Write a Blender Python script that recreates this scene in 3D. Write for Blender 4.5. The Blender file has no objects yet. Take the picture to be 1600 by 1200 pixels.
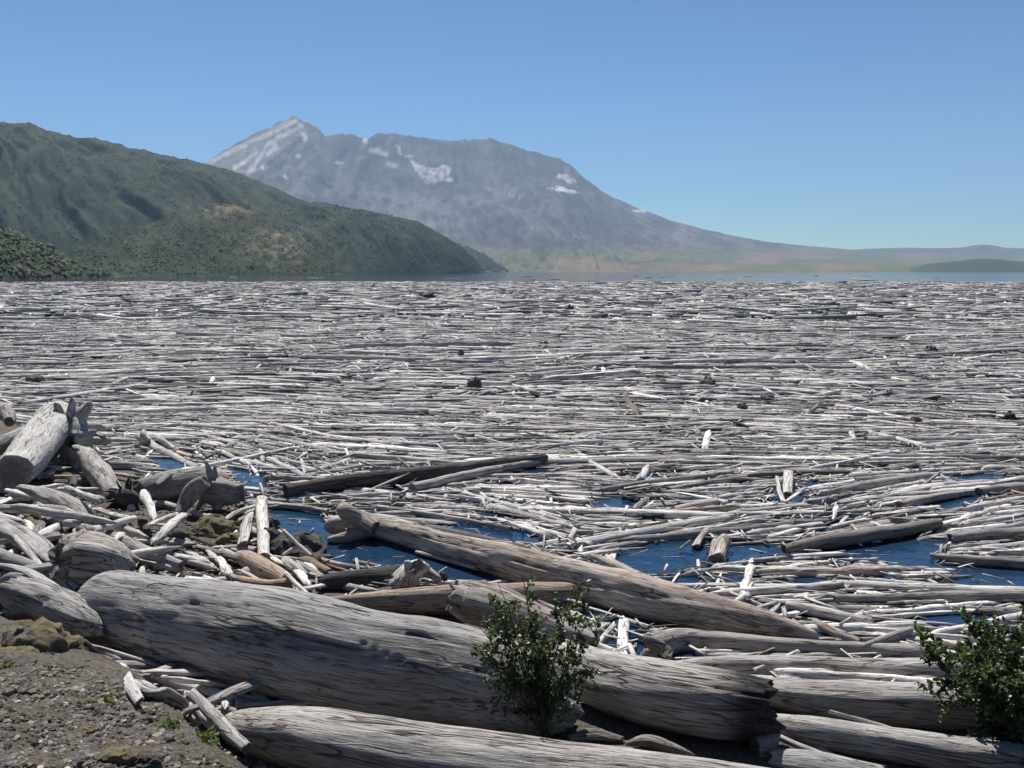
import bpy, math
import numpy as np
from mathutils import Vector

# ------------------------------------------------------------------ camera, sky, sun, exposure
S = bpy.context.scene
COL = S.collection
F = 1422.0; HY = 423.0; CAMH = 5.0
PITCH = math.atan((600.0 - HY) / F)
cam = bpy.data.cameras.new('camera'); camo = bpy.data.objects.new('camera', cam); COL.objects.link(camo)
cam.sensor_width = 36.0; cam.lens = F / 1600.0 * 36.0
cam.clip_start = 0.1; cam.clip_end = 60000.0
camo.location = (0, 0, CAMH); camo.rotation_euler = (math.pi / 2 - PITCH, 0, 0)
S.camera = camo

SUN_EL = math.radians(52); SUN_AZ = math.radians(-13)      # azimuth from +Y, negative = towards -X
world = bpy.data.worlds.new('World'); S.world = world; world.use_nodes = True
wn = world.node_tree; bg = wn.nodes['Background']
sky = wn.nodes.new('ShaderNodeTexSky'); sky.sky_type = 'NISHITA'; sky.sun_disc = False
sky.sun_elevation = SUN_EL; sky.sun_rotation = SUN_AZ
sky.altitude = 1000; sky.air_density = 1.0; sky.dust_density = 0.15; sky.ozone_density = 2.5
tint = wn.nodes.new('ShaderNodeMix'); tint.data_type = 'RGBA'; tint.blend_type = 'MULTIPLY'; tint.inputs[0].default_value = 1.0
tint.inputs[7].default_value = (0.74, 0.925, 1.0, 1)
gam = wn.nodes.new('ShaderNodeGamma'); gam.inputs[1].default_value = 1.46      # the deep clear mountain sky: stronger contrast between horizon and zenith
wn.links.new(sky.outputs[0], gam.inputs[0]); wn.links.new(gam.outputs[0], tint.inputs[6]); wn.links.new(tint.outputs[2], bg.inputs['Color']); bg.inputs['Strength'].default_value = 0.0225
sun = bpy.data.lights.new('sun', 'SUN'); suno = bpy.data.objects.new('sun', sun); COL.objects.link(suno)
sun.energy = 5.0; sun.angle = math.radians(0.53); sun.color = (1.0, 0.965, 0.92)
sdir = Vector((math.sin(SUN_AZ) * math.cos(SUN_EL), math.cos(SUN_AZ) * math.cos(SUN_EL), math.sin(SUN_EL)))
suno.rotation_euler = sdir.to_track_quat('Z', 'Y').to_euler(); suno.location = (0, 0, 50)
S.view_settings.view_transform = 'Standard'; S.view_settings.look = 'None'
S.view_settings.exposure = 0.65; S.view_settings.gamma = 1.0; S.view_settings.use_curve_mapping = False
S.cycles.use_denoising = True
S.cycles.max_bounces = 6; S.cycles.volume_bounces = 0

# ------------------------------------------------------------------ numeric helpers
rng = np.random.default_rng(7)
cp, sp = math.cos(PITCH), math.sin(PITCH)

def W(px, py, z=0.0):
    """point at height z seen at picture point (px,py) of the 1600x1200 photograph"""
    px = np.asarray(px, float); py = np.asarray(py, float)
    xc = (px - 800) / F; yc = -(py - 600) / F
    dx = xc; dy = cp + yc * sp; dz = -sp + yc * cp
    t = (z - CAMH) / dz
    return np.stack([dx * t, dy * t, np.zeros_like(t) + z], -1)

def PD(px, py, D):
    """point at horizontal distance D seen at (px,py)"""
    px = np.asarray(px, float); py = np.asarray(py, float)
    xc = (px - 800) / F; yc = -(py - 600) / F
    dy = cp + yc * sp; dz = -sp + yc * cp
    t = D / dy
    return np.stack([xc * t, np.zeros_like(t) + D, CAMH + dz * t], -1)

def proj(P):
    P = np.asarray(P, float)
    x, y, z = P[..., 0], P[..., 1], P[..., 2] - CAMH
    dep = y * cp - z * sp; up = y * sp + z * cp
    dep = np.maximum(dep, 1e-3)
    return 800 + F * x / dep, 600 - F * up / dep, dep

def _hash(ix, iy, iz, seed):
    h = (ix.astype(np.int64) * 374761393 + iy.astype(np.int64) * 668265263 + iz.astype(np.int64) * 2147483647 + seed * 144665) & 0x7fffffff
    h = ((h ^ (h >> 13)) * 1274126177) & 0x7fffffff
    return ((h ^ (h >> 16)) & 0xffff) / 65535.0

def vnoise(x, y, z=0.0, seed=0):
    x, y, z = np.broadcast_arrays(np.asarray(x, float), np.asarray(y, float), np.asarray(z, float))
    ix, iy, iz = np.floor(x), np.floor(y), np.floor(z)
    fx, fy, fz = x - ix, y - iy, z - iz
    fx = fx * fx * (3 - 2 * fx); fy = fy * fy * (3 - 2 * fy); fz = fz * fz * (3 - 2 * fz)
    def g(a, b, c): return _hash(ix + a, iy + b, iz + c, seed)
    x00 = g(0, 0, 0) * (1 - fx) + g(1, 0, 0) * fx; x10 = g(0, 1, 0) * (1 - fx) + g(1, 1, 0) * fx
    x01 = g(0, 0, 1) * (1 - fx) + g(1, 0, 1) * fx; x11 = g(0, 1, 1) * (1 - fx) + g(1, 1, 1) * fx
    return ((x00 * (1 - fy) + x10 * fy) * (1 - fz) + (x01 * (1 - fy) + x11 * fy) * fz) * 2 - 1

def fbm(x, y, z=0.0, o=4, seed=0):
    s = 0; a = 1; t = 0
    x = np.asarray(x, float); y = np.asarray(y, float); z = np.asarray(z, float)
    for k in range(o):
        s = s + a * vnoise(x, y, z, seed + k * 17); t += a; a *= 0.5
        x = x * 2.03; y = y * 2.03; z = z * 2.03
    return s / t

def sstep(a, b, x):
    t = np.clip((x - a) / (b - a), 0, 1); return t * t * (3 - 2 * t)

def in_poly(px, py, poly):
    c = np.zeros(np.shape(px), bool); n = len(poly)
    for i in range(n):
        x1, y1 = poly[i]; x2, y2 = poly[(i + 1) % n]
        if y1 == y2: continue
        k = ((y1 > py) != (y2 > py)) & (px < (x2 - x1) * (py - y1) / (y2 - y1) + x1)
        c ^= k
    return c

def mk_mesh(name, verts, faces, smooth=None, mats=(), attrs=None):
    """faces: list of int arrays (n,3) or (n,4); smooth: list of bools, one for each array"""
    me = bpy.data.meshes.new(name)
    verts = np.ascontiguousarray(verts, np.float32).reshape(-1, 3)
    faces = [np.asarray(f, np.int32) for f in faces]
    ks = [i for i, f in enumerate(faces) if len(f)]
    loops = np.concatenate([faces[i].ravel() for i in ks])
    tot = np.concatenate([np.full(len(faces[i]), faces[i].shape[1], np.int32) for i in ks])
    start = np.concatenate([[0], np.cumsum(tot)[:-1]]).astype(np.int32)
    me.vertices.add(len(verts)); me.vertices.foreach_set('co', verts.ravel())
    me.loops.add(len(loops)); me.loops.foreach_set('vertex_index', loops)
    me.polygons.add(len(tot)); me.polygons.foreach_set('loop_start', start)
    sm = np.concatenate([np.full(len(faces[i]), True if smooth is None else smooth[i]) for i in ks])
    me.polygons.foreach_set('use_smooth', sm)
    for k, v in (attrs or {}).items():
        v = np.asarray(v, np.float32)
        if v.shape[-1] == 3 and k == 'grain':
            a = me.attributes.new(k, 'FLOAT_VECTOR', 'POINT'); a.data.foreach_set('vector', v.ravel())
        else:
            if v.shape[-1] == 3: v = np.concatenate([v, np.ones(v.shape[:-1] + (1,), np.float32)], -1)
            a = me.attributes.new(k, 'FLOAT_COLOR', 'POINT'); a.data.foreach_set('color', v.ravel())
    for m in mats: me.materials.append(m)
    me.update(calc_edges=True); me.validate()
    return me

def link(name, me, loc=(0, 0, 0), parent=None, label=None, cat=None, group=None, kind=None):
    o = bpy.data.objects.new(name, me); COL.objects.link(o); o.location = loc
    if parent is not None: o.parent = parent
    if label: o['label'] = label
    if cat: o['category'] = cat
    if group: o['group'] = group
    if kind: o['kind'] = kind
    return o

# ------------------------------------------------------------------ materials
def mat(name):
    m = bpy.data.materials.new(name); m.use_nodes = True
    nt = m.node_tree; b = nt.nodes['Principled BSDF']
    b.inputs['Specular IOR Level'].default_value = 0.25
    return m, nt, b
def N(nt, t, **kw):
    n = nt.nodes.new(t)
    for k, v in kw.items(): setattr(n, k, v)
    return n
def noise(nt, vec, scale, detail=4, rough=0.55, dist=0.0, map3=None):
    if map3:
        mp = N(nt, 'ShaderNodeMapping'); nt.links.new(vec, mp.inputs['Vector']); mp.inputs['Scale'].default_value = map3; vec = mp.outputs[0]
    n = N(nt, 'ShaderNodeTexNoise'); nt.links.new(vec, n.inputs['Vector'])
    n.inputs['Scale'].default_value = scale; n.inputs['Detail'].default_value = detail
    n.inputs['Roughness'].default_value = rough; n.inputs['Distortion'].default_value = dist
    return n.outputs['Fac']
def ramp(nt, fac, a, b, ca=(0, 0, 0, 1), cb=(1, 1, 1, 1)):
    r = N(nt, 'ShaderNodeValToRGB'); nt.links.new(fac, r.inputs['Fac'])
    e = r.color_ramp.elements; e[0].position = a; e[1].position = b; e[0].color = ca; e[1].color = cb
    return r.outputs['Color']
def mixc(nt, fac, a, b, mode='MIX'):
    m = N(nt, 'ShaderNodeMix', data_type='RGBA', blend_type=mode)
    for s, v in ((0, fac), (6, a), (7, b)):
        if hasattr(v, 'is_output'): nt.links.new(v, m.inputs[s])
        else: m.inputs[s].default_value = v
    return m.outputs[2]
def bump(nt, b, h, strength, dist):
    bp = N(nt, 'ShaderNodeBump'); bp.inputs['Strength'].default_value = strength; bp.inputs['Distance'].default_value = dist
    nt.links.new(h, bp.inputs['Height']); nt.links.new(bp.outputs[0], b.inputs['Normal'])
def math_(nt, op, a, b):
    m = N(nt, 'ShaderNodeMath', operation=op)
    for i, v in enumerate((a, b)):
        if hasattr(v, 'is_output'): nt.links.new(v, m.inputs[i])
        else: m.inputs[i].default_value = v
    return m.outputs[0]

def wood_material(name, far=False):
    m, nt, b = mat(name)
    tone = N(nt, 'ShaderNodeAttribute', attribute_name='tone').outputs['Color']
    if far:
        b.inputs['Roughness'].default_value = 0.9
        nt.links.new(tone, b.inputs['Base Color']); return m
    g = N(nt, 'ShaderNodeAttribute', attribute_name='grain').outputs['Vector']
    streak = noise(nt, g, 1.0, 7, 0.68, 0.3, (2.2, 34, 34))
    fine = noise(nt, g, 1.0, 3, 0.6, 0.0, (5, 90, 90))
    blotch = noise(nt, g, 1.0, 4, 0.6, 0.4, (0.9, 2.6, 2.6))
    crack = noise(nt, g, 1.0, 2, 0.5, 0.8, (0.7, 9, 9)); cmask = noise(nt, g, 1.0, 2, 0.5, 0.0, (0.9, 4, 4))
    c = mixc(nt, ramp(nt, streak, 0.32, 0.66), (0.62, 0.60, 0.59, 1), (1.18, 1.16, 1.13, 1))
    c = mixc(nt, 1.0, tone, c, 'MULTIPLY')
    c = mixc(nt, ramp(nt, blotch, 0.42, 0.70), c, mixc(nt, 1.0, c, (0.72, 0.695, 0.68, 1), 'MULTIPLY'))
    c = mixc(nt, ramp(nt, fine, 0.45, 0.75, cb=(0.5, 0.5, 0.5, 1)), c, mixc(nt, 1.0, c, (0.6, 0.58, 0.56, 1), 'MULTIPLY'))
    crack2 = noise(nt, g, 1.0, 2, 0.5, 0.5, (3.2, 62, 62))
    line = math_(nt, 'ABSOLUTE', math_(nt, 'SUBTRACT', crack, 0.5), 0.0)
    line = math_(nt, 'MULTIPLY', ramp(nt, line, 0.008, 0.03, (1, 1, 1, 1), (0, 0, 0, 1)), ramp(nt, cmask, 0.47, 0.56))
    ck = math_(nt, 'MAXIMUM', line, math_(nt, 'MULTIPLY', ramp(nt, crack2, 0.61, 0.66), 0.75))
    c = mixc(nt, ck, c, mixc(nt, 1.0, c, (0.34, 0.31, 0.29, 1), 'MULTIPLY'))
    nt.links.new(c, b.inputs['Base Color'])
    b.inputs['Roughness'].default_value = 0.85
    h = math_(nt, 'ADD', math_(nt, 'MULTIPLY', streak, 0.7), math_(nt, 'MULTIPLY', fine, 0.25))
    h = math_(nt, 'SUBTRACT', h, math_(nt, 'MULTIPLY', ck, 0.9))
    bump(nt, b, h, 0.9, 0.03)
    return m
WOOD = wood_material('weathered_wood'); WOODFAR = wood_material('weathered_wood_far', True)

def coords(nt): return N(nt, 'ShaderNodeNewGeometry').outputs['Position']

def ground_material():
    m, nt, b = mat('gravelly_soil'); p = coords(nt)
    a = noise(nt, p, 3.0, 6, 0.65); f = noise(nt, p, 28, 6, 0.7); mo = noise(nt, p, 1.1, 5, 0.6, 0.5)
    c = mixc(nt, ramp(nt, f, 0.35, 0.68), (0.050, 0.043, 0.034, 1), (0.215, 0.19, 0.155, 1))
    c = mixc(nt, ramp(nt, a, 0.4, 0.65), c, mixc(nt, 1.0, c, (0.72, 0.66, 0.6, 1), 'MULTIPLY'))
    c = mixc(nt, ramp(nt, mo, 0.58, 0.66, cb=(0.75, 0.75, 0.75, 1)), c, (0.125, 0.108, 0.06, 1))
    nt.links.new(c, b.inputs['Base Color']); b.inputs['Roughness'].default_value = 0.95
    bump(nt, b, math_(nt, 'ADD', f, math_(nt, 'MULTIPLY', a, 1.5)), 1.0, 0.04)
    return m
def stone_material(name, base, moss=0.0, sc=1.0):
    m, nt, b = mat(name)
    o = N(nt, 'ShaderNodeTexCoord').outputs['Object']; oi = N(nt, 'ShaderNodeObjectInfo').outputs['Random']
    vec = N(nt, 'ShaderNodeVectorMath', operation='ADD'); nt.links.new(o, vec.inputs[0])
    cx = N(nt, 'ShaderNodeCombineXYZ'); nt.links.new(math_(nt, 'MULTIPLY', oi, 37.0), cx.inputs[0]); nt.links.new(cx.outputs[0], vec.inputs[1])
    f = noise(nt, vec.outputs[0], 9 * sc, 7, 0.68); a = noise(nt, vec.outputs[0], 2.6 * sc, 4, 0.6)
    lo = tuple(x * 0.5 for x in base) + (1,); hi = tuple(x * 1.5 for x in base) + (1,)
    c = mixc(nt, ramp(nt, f, 0.34, 0.66), lo, hi)
    if moss: c = mixc(nt, ramp(nt, a, 0.62 - moss * 0.25, 0.70 - moss * 0.2), c, (0.15, 0.125, 0.068, 1))
    nt.links.new(c, b.inputs['Base Color']); b.inputs['Roughness'].default_value = 0.93
    bump(nt, b, math_(nt, 'ADD', f, a), 1.0, 0.05)
    return m
def attr_material(name, rough=0.9, n1=None, n2=None, amt=0.5, bumpd=0.0, attr='tone'):
    m, nt, b = mat(name); p = coords(nt)
    c = N(nt, 'ShaderNodeAttribute', attribute_name=attr).outputs['Color']
    if n1:
        f = noise(nt, p, n1, 6, 0.65); lo = (1 - amt,) * 3 + (1,); hi = (1 + amt,) * 3 + (1,)
        c = mixc(nt, 1.0, c, mixc(nt, ramp(nt, f, 0.33, 0.67), lo, hi), 'MULTIPLY')
        if bumpd: bump(nt, b, f, 1.0, bumpd)
    nt.links.new(c, b.inputs['Base Color']); b.inputs['Roughness'].default_value = rough
    b.inputs['Specular IOR Level'].default_value = 0.1
    return m
def leaf_material():
    m, nt, b = mat('leaf'); c = N(nt, 'ShaderNodeAttribute', attribute_name='tone').outputs['Color']
    nt.links.new(c, b.inputs['Base Color']); b.inputs['Roughness'].default_value = 0.42; b.inputs['Specular IOR Level'].default_value = 0.45
    tr = N(nt, 'ShaderNodeBsdfTranslucent'); nt.links.new(mixc(nt, 1.0, c, (1.5, 1.5, 0.7, 1), 'MULTIPLY'), tr.inputs['Color'])
    mx = N(nt, 'ShaderNodeMixShader'); mx.inputs[0].default_value = 0.3
    nt.links.new(b.outputs[0], mx.inputs[1]); nt.links.new(tr.outputs[0], mx.inputs[2])
    nt.links.new(mx.outputs[0], nt.nodes['Material Output'].inputs['Surface'])
    return m
def water_material():
    m, nt, b = mat('lake_water'); p = coords(nt)
    b.inputs['Base Color'].default_value = (0.010, 0.031, 0.066, 1)
    b.inputs['Roughness'].default_value = 0.04; b.inputs['IOR'].default_value = 1.333; b.inputs['Specular IOR Level'].default_value = 0.5
    h = math_(nt, 'ADD', noise(nt, p, 2.2, 4, 0.55), math_(nt, 'MULTIPLY', noise(nt, p, 0.35, 3, 0.5), 2.0))
    bump(nt, b, h, 0.6, 0.06)
    return m
GROUND = ground_material(); WATER = water_material(); LEAF = leaf_material()
BARK = attr_material('stem_bark', 0.8)
HILLM = attr_material('hillside', 0.95, 0.05, amt=0.45); VOLCM = attr_material('volcanic_ash', 0.95, 0.012, amt=0.22)
TREEM = attr_material('tree_crown', 0.8)
ROCKD = stone_material('dark_wet_stone', (0.085, 0.078, 0.068), 0.25, 2.0); ROCKM = stone_material('mossy_stone', (0.115, 0.10, 0.078), 0.95)
ROCKG = stone_material('grey_stone', (0.17, 0.155, 0.14), 0.0, 6.0); ROCKW = stone_material('pale_stone', (0.5, 0.49, 0.47), 0.0, 4.0)
GRAVEL = attr_material('gravel_stone', 0.92, 40, amt=0.4)

# ------------------------------------------------------------------ terrain of the shore
SHORE = W(np.array([-700, -200, 0, 110, 240, 330, 380, 420, 470, 520, 640, 760, 900, 1100, 1430, 2100]),
          np.array([610, 625, 650, 690, 742, 762, 775, 800, 850, 890, 925, 965, 1015, 1062, 1120, 1230]))[:, :2]
BANK = np.array([(-30, 20), (-14, 13.6), (-8.5, 11.5), (-5.96, 10.3), (-4.85, 9.6), (-4.25, 9.2), (-3.6, 8.5), (-3.0, 7.9), (-2.2, 7.1), (-1.2, 6.0), (0.5, 4.6), (4, 2.7), (30, -3)])
def sdist(x, y, line):
    """distance to a polyline running left to right; positive on its near side (towards the camera)"""
    best = np.full(np.shape(x), 1e9); sg = np.ones(np.shape(x))
    for (ax, ay), (bx, by) in zip(line[:-1], line[1:]):
        dx, dy = bx - ax, by - ay; L = dx * dx + dy * dy
        t = np.clip(((x - ax) * dx + (y - ay) * dy) / L, 0, 1)
        d = np.hypot(x - ax - t * dx, y - ay - t * dy); cr = dx * (y - ay) - dy * (x - ax)
        k = d < best
        best = np.where(k, d, best); sg = np.where(k, np.where(cr < 0, 1, -1), sg)
    return best * sg
def terrain(x, y):
    x = np.asarray(x, float); y = np.asarray(y, float)
    s = sdist(x, y, SHORE); t = sdist(x, y, BANK)
    n1 = fbm(x * 0.7, y * 0.7, 3.1, 4, 5); n2 = fbm(x * 3.1, y * 3.1, 1.7, 4, 9)
    z = np.where(s < 0, np.maximum(-1.6, 0.30 * s - 0.02), np.minimum(0.10 * s, 0.35))
    z = z + 0.05 * n1 * sstep(-0.3, 0.6, s) + 0.04 * n2 * sstep(-0.2, 0.5, s)
    z = z + 0.62 * sstep(-0.55, 0.12, t + 0.15 * n1) + 0.33 * np.maximum(t, 0) + 0.05 * n2 * sstep(-0.4, 0.3, t)
    return z

gx = np.concatenate([np.linspace(-46, -9, 60), np.linspace(-9, 1, 165)[1:], np.linspace(1, 30, 50)[1:]])
gy = np.concatenate([np.linspace(-12, 5.5, 30), np.linspace(5.5, 12, 110)[1:], np.linspace(12, 24, 85)[1:], np.linspace(24, 44, 30)[1:]])
GX, GY = np.meshgrid(gx, gy)
def grid_faces(nr, nc):
    i = np.arange(nr - 1)[:, None] * nc + np.arange(nc - 1)[None, :]; i = i.ravel()
    return np.stack([i, i + 1, i + 1 + nc, i + nc], 1)
GZ = terrain(GX, GY)
link('shore_ground', mk_mesh('shore_ground', np.stack([GX, GY, GZ], -1), [grid_faces(*GX.shape)], mats=(GROUND,)), kind='structure')

# lake water and bed
def plane(name, x0, x1, y0, y1, z, m):
    v = np.array([(x0, y0, z), (x1, y0, z), (x1, y1, z), (x0, y1, z)])
    return link(name, mk_mesh(name, v, [np.array([[0, 1, 2, 3]])], mats=(m,)), kind='structure')
plane('lake_water', -9000, 9000, -400, 12500, 0.0, WATER)
plane('ground', -9000, 9000, -400, 12500, -1.8, GROUND)

# ------------------------------------------------------------------ far hills and volcano
def ridge(name, crest, foot, nu, nv, prof, gul, gulk, nz, nzk, seed, matl, color, back=0.5, zfoot=-1.0, fan=None):
    """a hill between a foot line on the shore and a crest line; crest rows (px,py,D), foot rows (px,D)"""
    c = np.array(crest, float); ft = np.array(foot, float)
    u = np.linspace(c[0, 0], c[-1, 0], nu)
    cy = np.interp(u, c[:, 0], c[:, 1]); cd = np.interp(u, c[:, 0], c[:, 2]); fd = np.interp(u, ft[:, 0], ft[:, 1])
    C = PD(u, cy, cd); Fp = np.stack([(u - 800) / F * fd, fd, np.full(nu, zfoot)], -1)
    t = np.concatenate([np.linspace(0, 1, nv), np.linspace(1, 1 + back, max(6, nv // 5))[1:]])
    T = t[:, None]
    tt = np.minimum(T, 1)
    XY = Fp[None, :, :2] * (1 - T[..., None]) + C[None, :, :2] * T[..., None]
    Z = zfoot + (C[None, :, 2] - zfoot) * prof(tt, u[None, :])
    Z = np.where(T > 1, Z * (1 - (T - 1) / back * 0.9), Z)
    x, y = XY[..., 0], XY[..., 1]
    env = np.clip(tt * 6, 0, 1) * np.clip((1.0 - tt) * 3, 0.0, 1)
    w = fbm(x * nzk, y * nzk, 0, 4, seed)
    uf = u[None, :] + 0 * T if fan is None else fan + (u[None, :] - fan) / (1 + 1.5 * (1 - tt) ** 0.8)
    rid = 1 - np.abs(fbm(uf * gulk + 1.6 * w + 1.5 * T, T * 1.2 + 0 * x, 0, 4, seed + 3))
    hgt = (C[None, :, 2] - zfoot)
    if fan is not None: rid = 0.6 * rid + 0.4 * (1 - np.abs(fbm(uf * gulk * 3.3 + 1.2 * w, tt * 2.5, 0, 3, seed + 5)))
    Z = Z + env * hgt * (gul * (rid - (0.75 if fan is not None else 0.95)) + nz * fbm(x * nzk * 2, y * nzk * 2, 0, 5, seed + 8))
    Z = Z + hgt * 0.012 * fbm(u[None, :] * 0.12, T * 3, 0, 4, seed + 21) * np.clip(tt * 6, 0, 1)
    P = np.stack([x, y, Z], -1)
    px, py, dep = proj(P)
    tone = color(px, py, P, tt, rid, w)
    o = link(name, mk_mesh(name, P, [grid_faces(len(t), nu)], mats=(matl,), attrs={'tone': tone.reshape(-1, 3)}), kind='structure')
    return o, P, tone

def lerp(a, b, t): return np.asarray(a) * (1 - t[..., None]) + np.asarray(b) * t[..., None]

def bare(px, py):
    a = np.exp(-(((px - 345) / 55) ** 2 + ((py - 325) / 14) ** 2)) * 0.9
    b = np.exp(-(((px - 435) / 50) ** 2 + ((py - 385) / 30) ** 2))
    return np.clip(a + b, 0, 1)
def hill_color(px, py, P, tt, rid, w):
    n = fbm(px * 0.05, py * 0.09, 0, 4, 3)
    c = lerp((0.012, 0.024, 0.011), (0.028, 0.044, 0.016), np.clip(0.5 + n * 1.3, 0, 1))
    k = bare(px, py) * np.clip(0.6 + 1.6 * fbm(px * 0.13, py * 0.2, 0, 4, 30), 0, 1)
    return lerp(c, (0.17, 0.14, 0.085), 0 * px) * (1 - k[..., None]) + np.array((0.17, 0.14, 0.09)) * k[..., None]
convex = lambda t, u: np.sin(np.clip(t, 0, 1) * math.pi / 2) ** 0.92
hills = []
hills.append(ridge('hill_behind', [(-420, 175, 2500), (0, 198, 2500), (50, 201, 2500), (100, 211, 2500), (170, 226, 2520), (240, 241, 2540), (300, 251, 2560), (345, 263, 2580), (380, 273, 2600), (420, 289, 2640), (460, 309, 2680), (490, 322, 2700), (540, 350, 2700), (600, 422, 2700)],
    [(-420, 1500), (0, 1550), (300, 1750), (600, 2400)], 280, 110, convex, 0.26, 0.014, 0.05, 0.0022, 11, HILLM, hill_color))
hills.append(ridge('hill_spur', [(60, 424, 1350), (100, 400, 1380), (160, 375, 1420), (220, 354, 1450), (300, 334, 1500), (350, 320, 1520), (400, 331, 1500), (440, 352, 1470), (480, 382, 1430), (510, 405, 1400), (545, 426, 1380)],
    [(60, 830), (200, 900), (400, 1080), (545, 1300)], 260, 90, convex, 0.16, 0.03, 0.08, 0.004, 23, HILLM, hill_color))
hills.append(ridge('hill_shoulder', [(400, 345, 2250), (440, 330, 2260), (480, 319, 2280), (500, 316, 2300), (540, 325, 2320), (600, 335, 2350), (650, 345, 2400), (680, 361, 2420), (720, 385, 2450), (740, 403, 2460), (757, 425, 2460)],
    [(400, 1650), (550, 1750), (700, 2200), (757, 2430)], 240, 90, convex, 0.2, 0.025, 0.06, 0.003, 37, HILLM, hill_color))
hills.append(ridge('hill_point', [(600, 345, 4300), (640, 352, 4300), (690, 372, 4300), (720, 381, 4300), (755, 397, 4300), (778, 413, 4300), (794, 424, 4300)],
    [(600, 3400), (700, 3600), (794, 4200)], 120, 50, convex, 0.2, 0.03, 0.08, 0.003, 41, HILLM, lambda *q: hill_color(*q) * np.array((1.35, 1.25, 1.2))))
hills.append(ridge('hill_near', [(-420, 300, 640), (-200, 322, 650), (0, 356, 660), (40, 371, 670), (90, 397, 690), (130, 417, 720), (170, 430, 760), (215, 434.5, 800)],
    [(-420, 470), (0, 515), (100, 600), (170, 735), (215, 790)], 150, 60, convex, 0.12, 0.02, 0.06, 0.02, 53, HILLM, hill_color))

STREAKS = [([(461, 189), (420, 209), (382, 226), (327, 254)], 4.2), ([(471, 197), (440, 212), (420, 224), (408, 240), (394, 266)], 4.0), ([(402, 236), (385, 250), (366, 263)], 4.0),
           ([(425, 222), (432, 232), (418, 240)], 4.5), ([(397, 254), (388, 270)], 3)]
SPOTS = [(476, 214, 4, 8), (466, 244, 5, 3.5), (447, 276, 4, 3), (412, 262, 5, 3), (572, 218, 3, 9), (588, 236, 9, 4), (600, 240, 8, 3), (622, 233, 3, 8), (612, 257, 8, 5), (640, 244, 6, 3), (530, 255, 6, 3),
         (1000, 330, 13, 2.2), (880, 276, 10, 5), (893, 283, 8, 4), (805, 306, 10, 2.5)]
SNOW = [[(640, 250), (655, 257), (682, 263), (696, 256), (706, 266), (700, 274), (714, 286), (690, 282), (668, 290), (656, 276)], [(850, 292), (872, 291), (912, 301), (880, 301)]]
def volc_color(px, py, P, tt, rid, w):
    n3 = fbm(px * 0.22, py * 0.3, 0, 3, 79)
    n = fbm(px * 0.03, py * 0.06, 0, 5, 77); n2 = fbm(px * 0.12, py * 0.10, 0, 4, 78)
    base = lerp((0.060, 0.057, 0.057), (0.165, 0.148, 0.136), np.clip(0.15 + 0.8 * n + 0.6 * n2 + 0.4 * n3 + 2.4 * (0.80 - rid), 0, 1))
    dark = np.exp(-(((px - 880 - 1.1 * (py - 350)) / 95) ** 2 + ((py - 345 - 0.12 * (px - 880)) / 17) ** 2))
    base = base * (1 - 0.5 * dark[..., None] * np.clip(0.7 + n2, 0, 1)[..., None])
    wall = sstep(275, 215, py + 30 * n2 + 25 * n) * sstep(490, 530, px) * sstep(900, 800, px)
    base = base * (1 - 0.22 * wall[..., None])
    low = sstep(376, 402, py + 8 * n)
    plain = lerp((0.10, 0.105, 0.05), (0.17, 0.125, 0.085), np.clip(0.45 + 1.6 * fbm(px * 0.016, py * 0.11, 0, 4, 91), 0, 1))
    base = base * (1 - low[..., None]) + plain * low[..., None]
    wx = px + 5 * n2 + 4 * n3; wy = py + 3 * n2 + 3 * n3
    sx = px + 1.5 * n2; sy = py + 1.5 * n2
    k = np.zeros(px.shape)
    for pts, wd in STREAKS:
        for (ax, ay), (bx, by) in zip(pts[:-1], pts[1:]):
            dx, dy = bx - ax, by - ay
            t = np.clip(((sx - ax) * dx + (sy - ay) * dy) / (dx * dx + dy * dy), 0, 1)
            d = np.hypot(sx - ax - t * dx, sy - ay - t * dy)
            k = np.maximum(k, sstep(wd * 1.25, wd * 0.5, d) * np.clip(0.85 + 0.5 * n3, 0.3, 1))
    flank = in_poly(px, py, [(300, 262), (462, 180), (478, 205), (400, 268), (360, 290)])
    k = np.maximum(k, flank * np.clip(0.22 + 0.3 * n3, 0, 1))
    s = np.zeros(px.shape)
    for x, y, a, b in SPOTS:
        s = np.maximum(s, 0.75 * sstep(1.35, 0.5, np.hypot((wx - x) / a, (wy - y) / b)))
    for poly in SNOW: s = np.maximum(s, in_poly(px + 4 * n3, py + 3 * n3, poly) * np.clip(0.8 + 0.6 * n + 0.9 * n3, 0.1, 1))
    base = base * (1 - k[..., None]) + np.array((0.50, 0.44, 0.40)) * k[..., None]
    return base * (1 - s[..., None]) + np.array((0.66, 0.61, 0.57)) * s[..., None]
def vprof(t, u):
    a = np.interp(u, [300, 450, 620, 780, 1000, 1400], [1.7, 1.9, 2.5, 2.3, 2.2, 1.6])
    wall = 0.13 * np.interp(u, [490, 540, 760, 860], [0, 1, 1, 0])
    return (1 - wall) * t ** a + wall * sstep(0.78, 1.0, t)
volc = [(180, 330), (250, 292), (300, 264), (327, 250), (340, 241), (370, 223), (400, 208), (430, 194), (450, 186), (461, 181), (466, 186), (480, 192), (492, 197), (500, 203), (507, 212), (520, 210), (545, 208), (560, 213), (570, 217), (577, 215), (590, 209), (612, 208),
        (640, 212), (670, 216), (700, 219), (740, 218), (765, 216), (790, 224), (812, 231), (840, 239), (872, 247), (890, 256), (910, 275), (940, 298), (962, 310), (1000, 326), (1050, 345), (1100, 358), (1150, 369), (1200, 378), (1260, 384), (1320, 389), (1380, 393), (1480, 398), (1750, 404)]
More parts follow.
